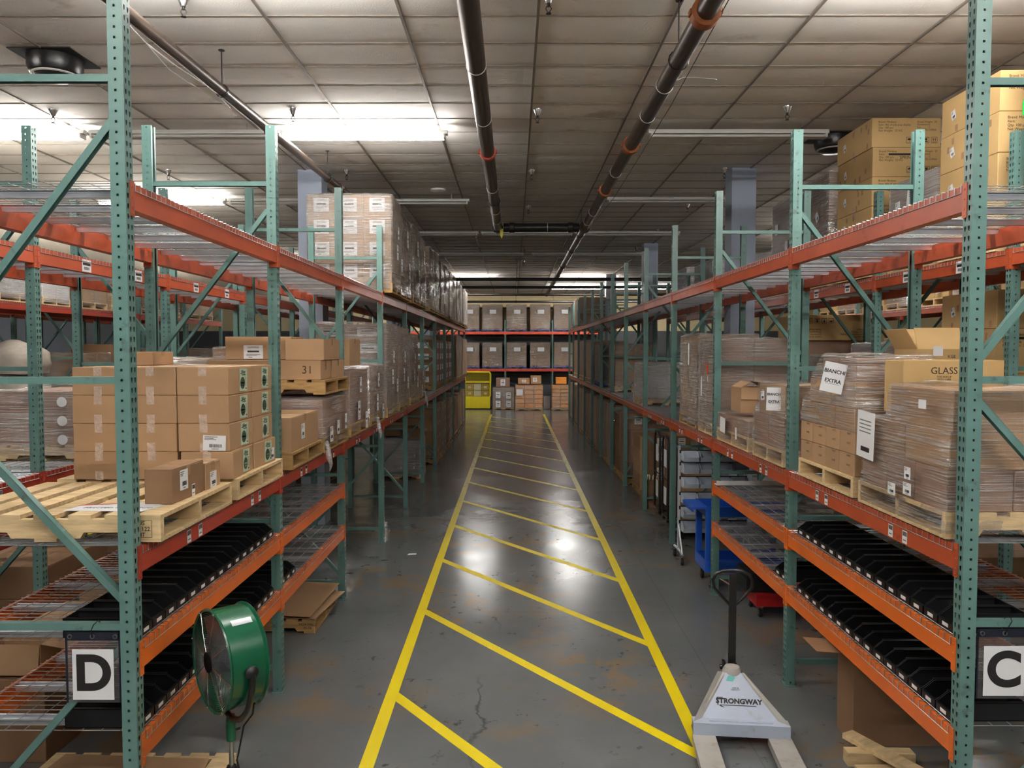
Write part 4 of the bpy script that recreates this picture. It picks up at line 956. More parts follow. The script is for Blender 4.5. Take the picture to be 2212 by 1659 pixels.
# floor under the C-sign rack
fr = [(14.35, 15.05, 1.25, 2.5), (15.1, 16.0, 1.15, 2.45), (16.3, 17.2, 1.5, 2.35), (17.3, 18.25, 1.4, 2.35), (18.5, 19.5, 1.5, 2.33), (19.6, 20.5, 1.5, 2.33), (20.8, 21.9, 1.5, 2.33), (22.0, 22.9, 1.5, 2.33), (23.15, 24.3, 1.5, 2.33), (24.4, 25.35, 1.45, 2.33), (25.6, 26.7, 1.5, 2.33), (26.8, 27.8, 1.5, 2.33), (28.05, 30.1, 1.5, 2.33), (30.45, 32.3, 1.5, 2.33)]
for k, (a, b_, zt, xa) in enumerate(fr):
    load(f'brown carton stack on the floor under the C-sign rack, {ORD[k]} beyond the platform trucks', xa, 3.3, a, b_, 0, zt, (2, 1, 4) if k < 4 else (1, 2, 3), [CARD_D, CARD, CARD_R][k % 3], FILM if k > 3 else None, WOOD_D, cart_st=[('-y', .05, .1, .35, .5, 'sheet')] if k < 4 else (), far=True)
for k, (x, y, z) in enumerate(((2.6, 13.86, .32),)):
    pass
for k, (x0, x1, y0, y1, z0, z1) in enumerate(((2.33, 2.74, 13.84, 14.2, 0, .26), (2.8, 3.2, 13.84, 14.2, 0, .26), (2.36, 2.74, 13.84, 14.18, .264, .5), (2.82, 3.22, 13.84, 14.18, .264, .5))):
    oc = open_carton(f'{["lower", "lower", "upper", "upper"][k]} open carton of white plastic pieces by the fifth post, {["aisle side", "back side"][k % 2]}', x0, x1, y0, y1, z0, z1, mt=CARD_D, flaps=(176, 176, 176, 176), fl=.08)
    for q in range(7):
        ht = .05+.05*R.random()
        o = tag(link('plastic_scoop', cached(('scoop', q), lambda: MB().tube([(0, 0, 0), (.01, 0, .06), (.04, .005, .09)], [.011, .016, .008], 7).mesh('plastic_scoop', JAR, True)), None, (x0+.06+.05*q, y0+.1+.12*R.random(), z1-.03), R.uniform(0, 6)),
            'white plastic piece poking out of an open carton by the fifth post', 'plastic piece', 'white plastic pieces in the open cartons')

# ------------------------------------------------------------------ rack behind the C-sign rack
def brand(l2='Item: 4th of July pop display', two=True):
    return f'Brand: Modena\n{l2}\nQty: 100 pcs\nNet Weight:  22 KG'
def icons(parent, mat, s=.06):
    def mk():
        b = MB()
        for k in range(4):
            x = k*s*1.35
            for (x0, x1, y0, y1) in ((0, s, 0, s*.06), (0, s, s*.94, s), (0, s*.06, 0, s), (s*.94, s, 0, s)): b.box(x+x0, x+x1, y0, y1, 0, .0004)
            if k == 0:
                b.slab([(x+s*.5+s*.32*math.cos(a), s*.5+s*.32*math.sin(a)) for a in [PI*i/8 for i in range(9)]], 0, .0004); b.box(x+s*.48, x+s*.52, s*.18, s*.6, 0, .0004)
            elif k == 1: b.slab([(x+s*.28, s*.75), (x+s*.72, s*.75), (x+s*.62, s*.48), (x+s*.53, s*.42), (x+s*.53, s*.22), (x+s*.65, s*.16), (x+s*.35, s*.16), (x+s*.47, s*.22), (x+s*.47, s*.42), (x+s*.38, s*.48)], 0, .0004)
            elif k == 2: b.box(x+s*.3, x+s*.7, s*.45, s*.8, 0, .0004); b.slab([(x+s*.15, s*.2), (x+s*.85, s*.2), (x+s*.7, s*.36), (x+s*.3, s*.36)], 0, .0004)
            else:
                for q in (.34, .66): b.box(x+s*(q-.04), x+s*(q+.04), s*.25, s*.6, 0, .0004); b.slab([(x+s*(q-.12), s*.6), (x+s*(q+.12), s*.6), (x+s*q, s*.82)], 0, .0004)
                b.box(x+s*.2, x+s*.8, s*.14, s*.2, 0, .0004)
        return b.mesh('handling_marks', INK)
    return link('handling_marks', cached(('ic', s), mk), parent, mat=mat)
def printed_stack(where, x0, x1, y0, y1, z0, n, dz, pallet=True, labels=True, skip=0, up=True, group=None, mt=None):
    if pallet: wooden_pallet(f'pale pallet under {where}', (x0+x1)/2, (y0+y1)/2, z0, x1-x0, y1-y0, WOOD)
    z = z0+(.142 if pallet else 0)
    for k in range(n):
        lv = ['bottom', 'second', 'third', 'fourth', 'fifth', 'sixth'][k] if k < n-1 or n == 1 else 'topmost'
        j = R.uniform(-.012, .012)
        o = carton(f'{lv} tan carton of {where}', x0+j, x1+j, y0, y1, z, z+dz-.003, mt=mt or CARD_Y, tape=TAPE_C, seam='x', group=group)
        dx, dy = x1-x0, y1-y0
        if labels:
            tx = brand('Item: 4th of July pop display' if k != n-2 else 'Item:')
            text(tx, .033, o, face_mat('-y', dx, dy, dz, -dx/2+.07, .07, .0012), INK_B, align='LEFT')
            text('Gross Weight:  25\nDimensions:\nNo.: ____ C\nMADE IN CHINA', .03, o, face_mat('-y', dx, dy, dz, .12, .075, .0012), INK_B, align='LEFT')
            icons(o, face_mat('-y', dx, dy, dz, .0, -.12, .001), .07)
            if k == n-2:
                link('crossed_out_line', MB().box(-.12, .17, -.011, .011, 0, .0006).mesh('crossed_out_line', INK), o, mat=face_mat('-y', dx, dy, dz, -.09, .087, .0016)); text('SPRING', .05, o, face_mat('-y', dx, dy, dz, .0, .05, .0014), INK)
        stick(o, 'ship', face_mat('-x', dx, dy, dz, -.25, .0, .0015, .3), .07, .09)
        b = MB()
        for q in range(5):
            u, v = R.uniform(-.42, .42)*dy, R.choice((-.38, -.2, .1, .3))*dz; b.box(u-.02, u+.02, v-.03, v+.03, 0, .0006)
        b2 = b.mesh('tape_patch', TAPE); link('tape_patch', b2, o, mat=face_mat('-x', dx, dy, dz, 0, 0, .0008))
        z += dz
printed_stack('the printed stack between the second and third posts, upper rack', 4.08, 4.86, 8.98, 9.93, TT, 5, .331)
printed_stack('the printed stack beside the first C-sign post, upper rack', 4.1, 4.95, 6.68, 7.58, TT, 4, .345)
load('wrapped load with diamond stickers, upper shelf behind the C-sign rack', 4.1, 4.9, 10.25, 11.15, TT, 5.15, (2, 1, 4), CARD, FILM_H, WOOD, sheets=[('-x', -.1, -.2, .1, .13, 'ship', .6), ('-x', .15, .2, .1, .13, 'ship', .6)])
load('tall greyish wrapped load farthest along the upper shelf behind the C-sign rack', 4.12, 5.0, 11.5, 12.55, TT, 5.12, (1, 1, 4), CARD_R, FOG, WOOD, sheets=[('-x', -.2, .3, .12, .16, 'plain'), ('-x', .25, .0, .1, .14, 'plain')])
load('low grey wrapped carton with a big white sheet between the printed stacks', 4.15, 4.95, 7.72, 8.7, TT, 4.62, (1, 1, 1), CARD_R, FOG, WOOD, sheets=[('-x', .12, .25, .3, .26, 'sign', -.15, .03), ('-x', -.24, .2, .1, .14, 'ship', .1, .02)])
load('shiny wrapped load with a green tag beyond the first C-sign post, upper shelf', 4.12, 4.95, 5.3, 6.38, TT, 5.2, (1, 1, 4), CARD, FILM_H, WOOD)
gt = thing('green_tag', 'bright green tag on the shiny load beside the first C-sign post', 'tag', (4.095, 6.3, 4.78)); MB().box(0, .003, -.06, .06, -.07, .05).build('tag', GRTAG, gt)
load('wrapped silver load on the upper shelf behind the column, third from the printed stacks', 4.12, 4.95, 12.9, 13.6, TT, 4.5, (1, 1, 2), WHITEBOX, FILM_H, WOOD, far=True) if False else None
load('wrapped silver load on the upper shelf behind the blue-grey column', 4.12, 4.95, 13.9, 14.9, TT, 4.55, (1, 1, 2), WHITEBOX, FILM_H, WOOD, far=True)
load('bulging silver load on the upper shelf seen past the column', 4.12, 4.95, 16.3, 17.9, TT, 4.72, (1, 2, 2), WHITEBOX, FILM_H, WOOD, far=True)
load('last silver load on the upper shelf behind the C-sign rack', 4.12, 4.95, 18.7, 20.4, TT, 4.8, (1, 2, 2), WHITEBOX, FILM_H, WOOD, far=True)
for k, (a, b_) in enumerate(((4.2, 5.2), (5.3, 6.3))): pass
# its pallet shelf
wooden_pallet('pale pallet under the upside-down printed carton', 4.7, 11.95, PT, 1.05, 1.0, WOOD)
o = carton('wrapped brown carton beneath the upside-down printed carton', 4.3, 5.15, 11.45, 12.4, PZ, 2.96, mt=CARD_R, tape=None)
o = carton('big tan carton printed upside down behind the amber loads', 4.2, 5.2, 11.42, 12.4, 2.965, 3.34, mt=CARD_Y, tape=None)
text('MADE IN CHINA\nCarton No:          OF 20\nDimensions: L86*W54*H62\nGross Weight:      KG', .035, o, face_mat('-y', 1, .98, .375, -.2, -.08, .0012, PI), INK_B, align='LEFT')
text('Brand: Modena\nItem: Halloween display\nQty: 100 pcs\nWeight:', .035, o, face_mat('-y', 1, .98, .375, .42, -.08, .0012, PI), INK_B, align='LEFT')
icons(o, face_mat('-y', 1, .98, .375, -.02, .14, .001, PI), .075)
load('grey film-wrapped cube behind the amber loads, under the upside-down carton', 4.3, 5.1, 9.05, 9.95, PT, 2.9, (1, 1, 2), CARD_R, FOG, WOOD)
load('brown wrapped carton pair behind the low crumpled load', 4.2, 5.1, 10.1, 11.1, PT, 2.75, (2, 1, 2), CARD, FILM_H, WOOD)
printed_stack('the wrapped kraft stack behind the GLASS carton', 4.32, 5.1, 7.0, 7.9, PT, 4, .35)
load('shiny brown wrapped load beyond the first C-sign post, pallet shelf behind', 4.2, 5.1, 5.3, 6.36, PT, 2.7, (2, 2, 3), CARD_R, FILM_H, WOOD)
# far rack on that side
r3 = [(8.2, 9.2, .55), (9.3, 10.3, .5), (10.7, 11.7, .6), (11.8, 12.8, .5), (13.2, 14.2, .55), (14.3, 15.3, .5), (15.7, 16.7, .6), (16.8, 17.8, .5), (18.2, 19.2, .5), (19.3, 20.3, .5)]
for k, (a, b_, h) in enumerate(r3):
    load(f'{["shiny wrapped", "tan taped"][k % 2]} load, {ORD[k//2]} such on top of the far rack beyond the C side', 7.95, 8.9, a, b_, TT, TT+.14+h, (1, 2, 1), CARD_Y if k % 2 else CARD_R, FILM_H if k % 2 == 0 else None, WOOD, far=True, sheets=[('-x', .2, .0, .16, .2, 'plain')] if k % 2 else ())
for k, (a, b_) in enumerate(((8.2, 9.3), (9.4, 10.3), (10.7, 11.8), (13.2, 14.3), (15.7, 16.8))):
    load(f'brown carton load on the pallet shelf of the far rack beyond the C-sign side, {ORD[k]}', 7.95, 8.9, a, b_, PT, 3.0+.1*(k % 3), (1, 2, 3), [CARD, CARD_D][k % 2], FILM if k % 2 else None, WOOD, far=True)
for k, (a, b_) in enumerate(((4.2, 5.2), (5.3, 6.3), (7.0, 8.0), (9.1, 10.2))):
    load(f'brown carton stack on the floor of the rack behind the C-sign rack, {ORD[k]}', 4.2, 5.1, a, b_, 0, .95+.1*(k % 2), (1, 2, 3), CARD_D, None, WOOD_D)

# ------------------------------------------------------------------ drum fan
def drum_fan():
    r = thing('drum_fan', 'green drum fan on a chrome and green stand beside the D-sign rack', 'fan', (-1.56, 4.2, 0), .73)
    Rr, hw, cz = .27, .1, 1.14
    toX = T(0, 0, cz) @ Matrix.Rotation(PI/2, 4, 'Y')
    MB().lathe([(Rr-.004, -hw), (Rr+.008, -hw-.006), (Rr+.012, -hw+.002), (Rr, -hw+.012), (Rr, hw-.012), (Rr+.012, hw-.002), (Rr+.008, hw+.006), (Rr-.004, hw), (Rr-.006, hw-.012), (Rr-.006, -hw+.012), (Rr-.004, -hw)], 48, mat=toX, cap=False).build('drum', FANGREEN, r, True)
    for sgn, nm in ((-1, 'front_grille'), (1, 'rear_grille')):
        b = MB(); n = 22
        for k in range(n):
            rr = .055+(Rr-.06)*k/(n-1)
            bul = .018*(1-(rr/Rr)**2)
            b.tube([(sgn*(hw+bul), rr*math.cos(2*PI*i/40), cz+rr*math.sin(2*PI*i/40)) for i in range(41)], .0011, 4, cap=False)
        for k in range(8):
            a = 2*PI*k/8+.2; b.tube([(sgn*(hw+.018), .05*math.cos(a), cz+.05*math.sin(a)), (sgn*(hw+.012), .16*math.cos(a), cz+.16*math.sin(a)), (sgn*hw, (Rr-.002)*math.cos(a), cz+(Rr-.002)*math.sin(a))], .0022, 5)
        b.build(nm, STEEL, r)
        MB().lathe([(.0, -.003), (.056, -.003), (.056, .004), (0, .006)], 24, mat=T(sgn*(hw+.019), 0, cz) @ Matrix.Rotation(sgn*PI/2, 4, 'Y')).build('hub_disc', BLACKM if sgn < 0 else STEEL, r, True)
    MB().lathe([(.0, -.09), (.075, -.085), (.08, -.02), (.08, .05), (.05, .08), (0, .085)], 24, mat=toX).build('motor', BLACKM, r, True)
    for k in range(4):
        b = MB(); a0 = 2*PI*k/4
        g = []
        for i in range(6):
            for j in range(4):
                rr = .06+.185*i/5; aa = a0+(j/3-.5)*(1.15 if i else .6)
                g.append((-.055+.07*(j/3-.5)*1.0, rr*math.cos(aa), cz+rr*math.sin(aa)))
        b.add(g, [(i*4+j, i*4+j+1, i*4+j+5, i*4+j+4) for i in range(5) for j in range(3)])
        o = b.build('fan_blade', ALU, r, True); md = o.modifiers.new('thick', 'SOLIDIFY'); md.thickness = .003
    p = [(0, (Rr+.03)*math.sin(a), cz-(Rr+.03)*math.cos(a)*1.12 if abs(a) < 1.2 else cz-(Rr+.03)*math.cos(a)*1.12) for a in [PI*.5*(-1+2*i/24) for i in range(25)]]
    MB().tube(p, [.017]*25, 10).build('yoke', BLACKM, r, True)
    for s in (-1, 1):
        MB().lathe([(0, 0), (.034, .002), (.036, .02), (.02, .034), (0, .036)], 14, mat=T(0, s*(Rr+.005), cz) @ Matrix.Rotation(-s*PI/2, 4, 'X')).build('tilt_knob', BLACKP, r, True)
    zb = cz-(Rr+.03)*1.12
    MB().lathe([(.0, zb-.13), (.026, zb-.13), (.026, zb-.02), (.02, zb+.01), (0, zb+.012)], 16).build('stand_socket', FANGREEN, r, True)
    MB().tube([(.02, 0, zb-.08), (.05, 0, zb-.08)], .008, 8).build('clamp_screw', BLACKM, r)
    MB().tube([(0, 0, .42), (0, 0, zb-.12)], .0135, 14).build('chrome_pole', STEEL, r, True)
    MB().lathe([(.021, .42), (.034, .43), (.036, .5), (.024, .53), (.02, .53)], 16).build('height_collar', BLACKP, r, True)
    MB().tube([(0, 0, .04), (0, 0, .43)], .02, 14).build('green_pole', FANGREEN, r, True)
    MB().lathe([(.2, 0), (.2, .02), (.17, .032), (.03, .05), (0, .05)], 32).build('round_base', FANGREEN, r, True)
    MB().tube([(.09, -.1, cz-Rr+.02), (.1, -.06, cz-Rr-.06), (.06, -.03, zb-.06), (.035, -.01, zb-.22), (.03, .0, .55), (.045, 0, .48), (.04, 0, .3), (.06, .01, .1), (.15, .05, .045)], .005, 6).build('power_cord', RUBBER, r, True)
    # rating plate follows the drum
    b = MB(); aa = [1.02+.14*i/4-.07 for i in range(5)]
    vs = [(x, -(Rr+.002)*math.cos(a), cz+(Rr+.002)*math.sin(a)) for x in (-.045, .065) for a in aa]
    b.add(vs, [(i, i+1, 6+i, 5+i) for i in range(4)]); o = b.build('rating_plate', GALV, r)
    md = o.modifiers.new('thick', 'SOLIDIFY'); md.thickness = .001
    for k in range(8):
        a = 2*PI*k/8+.2; link('grille_screw', cached('gs', lambda: MB().lathe([(0, -.005), (.006, -.003), (.006, .003), (0, .005)], 8).mesh('grille_screw', STEEL, True)), r, (-hw-.006, (Rr+.004)*math.cos(a), cz+(Rr+.004)*math.sin(a)))
drum_fan()

# ------------------------------------------------------------------ pallet jack
def pallet_jack():
    r = thing('pallet_jack', 'pale grey pallet jack with black handle parked beside the yellow line', 'pallet jack', (1.612, 5.39, 0), -.1)
    for s in (-1, 1):
        b = MB(); x = s*.263; w = .08
        b.slab([(x-w, .02), (x-w, -1.0), (x-w*.6, -1.15), (x+w*.6, -1.15), (x+w, -1.0), (x+w, .02)], .072, .09)
        b.box(x-w, x-w+.006, -1.0, .02, .035, .075); b.box(x+w-.006, x+w, -1.0, .02, .035, .075)
        f = b.build('fork', FORK, r)
        for yy in (-.92, -.99): link('load_roller', cached('lr', lambda: MB().lathe([(.035, -.045), (.037, -.03), (.037, .03), (.035, .045)], 16, mat=Matrix.Rotation(PI/2, 4, 'Y')).mesh('load_roller', RUBBER, True)), r, (x, yy, .037))
    b = MB()
    fr = [(-.29, .08, .175), (.29, .08, .175), (.07, .36, .4), (-.07, .36, .4)]
    bk = [(-.29, .16, .12), (.29, .16, .12), (.07, .43, .37), (-.07, .43, .37)]
    b.add(fr+bk, [(0,1,2,3), (7,6,5,4), (0,4,5,1), (1,5,6,2), (2,6,7,3), (3,7,4,0)])
    b.box(-.335, .335, .0, .1, .088, .176)
    b.build('body_plate', JACK, r)
    MB().box(-.22, .22, -.028, -.018, .182, .188, mat=T(0, .06, -.006)).build('weld_rib', JACK, r)
    b = MB()
    for s in (-1, 1):
        b.add([(s*.335, .02, .09), (s*.335, .14, .09), (s*.095, .48, .36), (s*.08, .35, .405), (s*.335, .02, .18), (s*.3, .02, .09), (s*.3, .14, .09), (s*.07, .48, .36), (s*.062, .35, .405), (s*.29, .06, .18)], [(0,1,2,3,4), (9,8,7,6,5), (0,5,6,1), (1,6,7,2), (2,7,8,3), (3,8,9,4), (4,9,5,0)])
    b.build('side_gusset', FORK, r)
    MB().lathe([(.0, .33), (.075, .33), (.072, .4), (.055, .43), (.025, .44), (0, .44)], 20, mat=T(0, .41, 0)).build('pump_head', FORK, r, True)
    MB().lathe([(.05, .12), (.055, .36), (0, .36)], 18, mat=T(0, .48, 0)).build('pump_cylinder', BLACKM, r, True)
    for s in (-1, 1): link('steer_wheel', cached('sw', lambda: MB().lathe([(.02, -.025), (.085, -.025), (.09, -.018), (.09, .018), (.085, .025), (.02, .025)], 24, mat=Matrix.Rotation(PI/2, 4, 'Y')).mesh('steer_wheel', RUBBER, True)), r, (s*.06, .5, .09))
    b = MB().box(-.05, -.03, .5, .57, .28, .42); b.box(.03, .05, .5, .57, .28, .42); b.tube([(-.07, .54, .37), (.07, .54, .37)], .018, 10)
    b.build('handle_yoke', BLACKM, r)
    hx = .02
    MB().box(-.028, .028, -.014, .014, 0, .74, mat=T(hx, .54, .36)).build('handle_bar', BLACKM, r)
    q = [(-.02, .86), (-.09, .93), (-.14, .99), (-.15, 1.05), (-.125, 1.1), (-.07, 1.125), (0, 1.13), (.07, 1.125), (.125, 1.1), (.15, 1.05), (.14, .99), (.09, .93), (.02, .86)]
    MB().tube([(hx+x, .54, z) for x, z in q], .0125, 10).build('handle_loop', BLACKM, r, True)
    MB().tube([(hx, .545, 1.0), (hx-.05, .52, 1.04), (hx-.1, .52, 1.07)], .007, 8).build('release_lever', STEEL, r, True)
    m = Matrix(((1, 0, 0, 0), (0, .7795, -.6264, 0), (0, .6264, .7795, 0), (0, 0, 0, 1)))
    def on_plate(x, y): return T(x, y, .175+(y-.08)*.225/.28) @ m @ T(0, 0, .002)
    text('STRONGWAY', .052, r, on_plate(.01, .185), INK, bold=.0025, shear=.1)
    b = MB().box(-.14, .12, -.033, -.028, 0, .0008); b.slab([(-.145, -.033), (-.13, -.033), (-.105, -.05), (-.125, -.045)], 0, .0008); b.box(-.155, -.148, -.033, .03, 0, .0008); b.box(-.155, -.11, .024, .03, 0, .0008)
    link('logo', b.mesh('logo', INK), r, mat=on_plate(.01, .185))
    text('5500 LB\nCAPACITY', .014, r, on_plate(0, .26), INK)
    MB().slab([(-.03, -.02), (.02, -.025), (.04, .01), (-.01, .022)], 0, .0006).build('paint_smear', M('teal_smear', (90, 180, 170), .5), r).matrix_local = on_plate(-.03, .325)
pallet_jack()

# ------------------------------------------------------------------ floor objects on the C-sign side
bb = open_carton('big brown carton with one flap hanging open under the bin shelves', 2.42, 3.14, 5.44, 5.72, 0, .665, mt=CARD_D, flaps=(-88, 178, -85, 86), fl=.27)
for nm, x0, x1, y0, y1, z0, z1, rz, lb in (('a', 2.27, 2.72, 5.16, 5.25, 0, .09, -.03, 'short wooden block on the floor in front of the big carton'), ('c', 2.28, 2.62, 5.02, 5.1, 0, .05, .02, 'thin wooden block on the floor, closest to the wooden cross'), ('b', 2.43, 2.53, 4.86, 5.42, .092, .13, .45, 'slanting board lying across the wooden blocks')):
    o = tag(link('wood_offcut', MB().box(-(x1-x0)/2, (x1-x0)/2, -(y1-y0)/2, (y1-y0)/2, 0, z1-z0).mesh('wood_offcut', WOOD), None, ((x0+x1)/2, (y0+y1)/2, z0), rz), lb, 'wood')
sp = tag(link('paper_scrap', MB().slab([(-.06, -.05), (.06, -.03), (.055, .05), (-.05, .035)], 0, .0012).mesh('paper_scrap', PAPER), None, (-1.41, 10.66, .0)), 'small white paper scrap on the grey floor beside the yellow line', 'paper')
wp = thing('white_strip', 'white plastic strip lying across the upper bin shelf at the third post', 'strip', (2.8, 8.6, LV_A+.01)); MB().box(-.56, .42, -.05, .05, 0, .004).box(-.56, .42, -.054, -.05, 0, .05).build('strip', WHITEM, wp)
def caster(parent, x, y, r_=.05):
    c = bpy.data.objects.new('caster', None); COL.objects.link(c); c.parent = parent; c.location = (x, y, 0)
    link('wheel', cached(('cw', r_), lambda: MB().lathe([(.01, -.014), (r_*.92, -.016), (r_, -.01), (r_, .01), (r_*.92, .016), (.01, .014)], 18, mat=T(0, 0, r_) @ Matrix.Rotation(PI/2, 4, 'Y')).mesh('wheel', RUBBER, True)), c)
    def fk():
        b = MB()
        for s in (-1, 1): b.box(s*.02-.002, s*.02+.002, -.02, .025, r_*.8, r_*2+.03)
        return b.box(-.03, .03, -.03, .03, r_*2+.028, r_*2+.036).mesh('fork_bracket', STEEL)
    link('fork_bracket', cached(('cf', r_), fk), c)
# bin cart
bc = thing('bin_cart', 'steel cart on casters hung with clear bins under the C-sign rack', 'cart', (2.66, 10.35, 0))
for x in (-.45, .45):
    b = MB().box(x-.015, x+.015, -.02, .02, .14, 1.55); b.tube([(x, 0, .16), (x, -.26, .14)], .016, 8); b.tube([(x, 0, .16), (x, .26, .14)], .016, 8); b.tube([(x, -.24, .15), (x, 0, .5)], .012, 8)
    b.build('upright', GALV, bc)
    for y in (-.24, .24): caster(bc, x, y, .048)
rowz = [1.36, 1.2, 1.01, .8, .61, .42]
for z in rowz: MB().box(-.45, .45, -.03, -.015, z+.09, z+.135).build('bin_rail', BLACKM, bc)
def clear_bin():
    b = MB(); W, D_, H, t = .2, .19, .125, .004
    for s in (-1, 1):
        y = s*W/2; b.add([(y, 0, 0), (y, -D_*.85, 0), (y, -D_, .06), (y, -D_*.6, H), (y, 0, H), (y-s*t, 0, 0), (y-s*t, -D_*.85, 0), (y-s*t, -D_, .06), (y-s*t, -D_*.6, H), (y-s*t, 0, H)], [(0,1,2,3,4), (9,8,7,6,5), (0,5,6,1), (1,6,7,2), (2,7,8,3), (3,8,9,4), (4,9,5,0)])
    b.box(-W/2, W/2, -t, 0, 0, H); b.box(-W/2, W/2, -D_*.85, 0, 0, t)
    b.add([(-W/2, -D_*.85, 0), (W/2, -D_*.85, 0), (W/2, -D_, .06), (-W/2, -D_, .06), (-W/2, -D_*.85+t, 0), (W/2, -D_*.85+t, 0), (W/2, -D_+t, .06), (-W/2, -D_+t, .06)], [(0,1,2,3), (7,6,5,4), (3,2,6,7)])
    for k in range(5): b.box(-.075+.035*k, -.07+.035*k, -D_*.8, -.01, .004, .006)
    return b.mesh('clear_bin', CLEARBIN)
for k, z in enumerate(rowz):
    for j in range(4):
        tag(link('clear_bin', cached('cb', clear_bin), None, (2.66-.33+.22*j, 10.318, z)), f'clear plastic bin hung on the {ORD[k]} rail down of the bin cart', 'bin', f'clear bins on the {ORD[k]} rail of the bin cart')
# blue utility cart
uc = thing('utility_cart', 'blue plastic two-tray utility cart between the third and fourth C-sign posts', 'cart', (2.76, 9.35, 0))
def tray(z, h):
    b = MB().box(-.5, .5, -.27, .27, z, z+.02)
    for (x0, x1, y0, y1) in ((-.5, .5, -.27, -.25), (-.5, .5, .25, .27), (-.5, -.48, -.25, .25), (.48, .5, -.25, .25)): b.box(x0, x1, y0, y1, z+.02, z+h)
    return b
tr = tray(.86, .12); tr.box(-.66, -.5, -.25, .25, .95, .975); tr.box(-.66, -.635, -.25, .25, .92, .95); tr.build('upper_tray', BLUECART, uc)
tray(.2, .13).build('lower_tray', BLUECART, uc)
for x in (-.46, .46):
    for y in (-.24, .24): MB().box(x-.035, x+.035, y-.025, y+.025, .33, .86).build('corner_leg', BLUECART, uc); 
for x in (-.42, .42):
    for y in (-.22, .22): caster(uc, x, y, .055)
# red and black dolly below the lowest bin shelf
rd = thing('tool_dolly', 'low red dolly on casters under the bin shelf, second bay of C-sign rack', 'dolly', (2.85, 8.3, 0))
MB().box(-.3, .35, -.22, .22, .125, .25).build('red_tray', REDP, rd); MB().box(-.32, .37, -.24, .24, .25, .27).build('tray_rim', REDP, rd)
for x in (-.24, .28):
    for y in (-.16, .16): caster(rd, x, y, .04)
tbx = thing('tool_case', 'black case lying on the red dolly under the bin shelf', 'case', (2.7, 8.3, .272)); MB().box(-.25, .2, -.2, .2, 0, .14).build('case_body', BLACKP, tbx); MB().box(-.24, .19, -.19, .19, .14, .2).build('case_lid', BLACKP, tbx); MB().tube([(-.08, -.2, .1), (-.07, -.23, .1), (.03, -.23, .1), (.04, -.2, .1)], .008, 6).build('handle', RUBBER, tbx)
# platform trucks parked nose in
for k, (y, mt, lb) in enumerate(((13.15, BLACKM, 'black platform truck handle frame next to the fifth post'), (12.45, BLACKM, 'middle platform truck with two paper signs on its black frame'), (11.75, NAVY, 'navy platform truck with two paper signs beside the bin cart'))):
    pt = thing('platform_truck', lb, 'cart', (2.44, y, 0))
    MB().box(0, .82, -.25, .25, .13, .16).build('deck', mt, pt)
    for x in (.08, .72):
        for yy in (-.19, .19): caster(pt, x, yy, .048)
    MB().tube([(0, -.23, .15), (0, -.23, 1.3), (0, -.2, 1.4), (0, -.13, 1.45), (0, .13, 1.45), (0, .2, 1.4), (0, .23, 1.3), (0, .23, .15)], .019, 10).build('push_handle', mt, pt, True)
    MB().tube([(0, -.23, .75), (0, .23, .75)], .012, 8).build('cross_bar', mt, pt)
    for z in (1.1, .5):
        b = MB().box(-.024, -.022, -.2, .02, z-.14, z+.14); b.build('paper_sign', PAPER, pt)
        stick(pt, 'plain', T(-.0245, -.09, z) @ Matrix(((0,0,-1,0),(-1,0,0,0),(0,1,0,0),(0,0,0,1))), .12, .2)
carton('narrow upright brown carton standing between the platform trucks', 2.5, 3.0, 12.05, 12.15, .165, 1.1, mt=CARD_D) if False else None
carton('upright brown carton riding on the navy platform truck', 2.56, 3.1, 11.6, 11.9, .162, 1.05, mt=CARD, tape=None)
carton('upright brown carton riding on the middle platform truck', 2.56, 3.1, 12.3, 12.6, .162, .95, mt=CARD_D, tape=None)

# ------------------------------------------------------------------ end of the aisle
def end_load(lab, x0, x1, y0, y1, z, zt, **kw): load(lab, x0, x1, y0, y1, z, zt, kw.pop('grid', (1, 1, 1)), kw.pop('mt', CARD), kw.pop('fm', FILM_H), kw.pop('pal', BLUEP), gap=kw.pop('gap', .004), sheets=kw.pop('sheets', [('-y', .03, .3, .32, .2, 'plain', 0, .045)]), far=True)
xs = [-2.18, -1.05, .13, 1.29, 2.45, 3.6]
for k, x in enumerate(xs):
    for lv, z, zt in (('upper', 3.752, 5.06), ('lower', 1.942, 3.2)):
        w_ = .5
        xx = x
        end_load(f'brown gaylord box on blue pallet, {lv} end rack shelf, {ORD[k]} from the D side', xx-w_, xx+w_, 38.08, 39.05, z, zt)
end_load('silver wrapped load with white sheets on the floor below the end rack', -1.02, .02, 37.0, 37.9, 0, 1.05, grid=(2, 2, 2), mt=CARD_R, pal=WOOD_D, sheets=[('-y', -.25, .18, .22, .3, 'sheet'), ('-y', .25, .15, .22, .3, 'sheet'), ('-y', -.25, -.25, .22, .3, 'sheet'), ('-y', .25, -.25, .22, .3, 'sheet')])
carton('wrapped carton peak on the silver load below the end rack', -.85, -.2, 37.1, 37.8, 1.08, 1.5, mt=CARD_R, stickers=[('-y', 0, .0, .22, .3, 'sheet')])
end_load('orange printed carton pallet with a yellow sheet at the end of the aisle', .06, 1.38, 36.5, 37.5, 0, 1.2, grid=(3, 2, 5), mt=CARD_O, fm=FILM, gap=.025, pal=WOOD_D, sheets=[('-y', -.45, .25, .3, .3, 'plain')])
end_load('orange printed carton pallet beside the C-sign rack end', 1.78, 3.0, 36.5, 37.5, 0, 1.2, grid=(3, 2, 6), mt=CARD_O, fm=FILM, gap=.025, pal=WOOD_D, sheets=())
end_load('grey printed carton block between the two orange pallets', 1.42, 1.76, 37.3, 37.8, 0, .62, grid=(1, 1, 2), mt=WHITEBOX, fm=FILM, pal=None, sheets=())
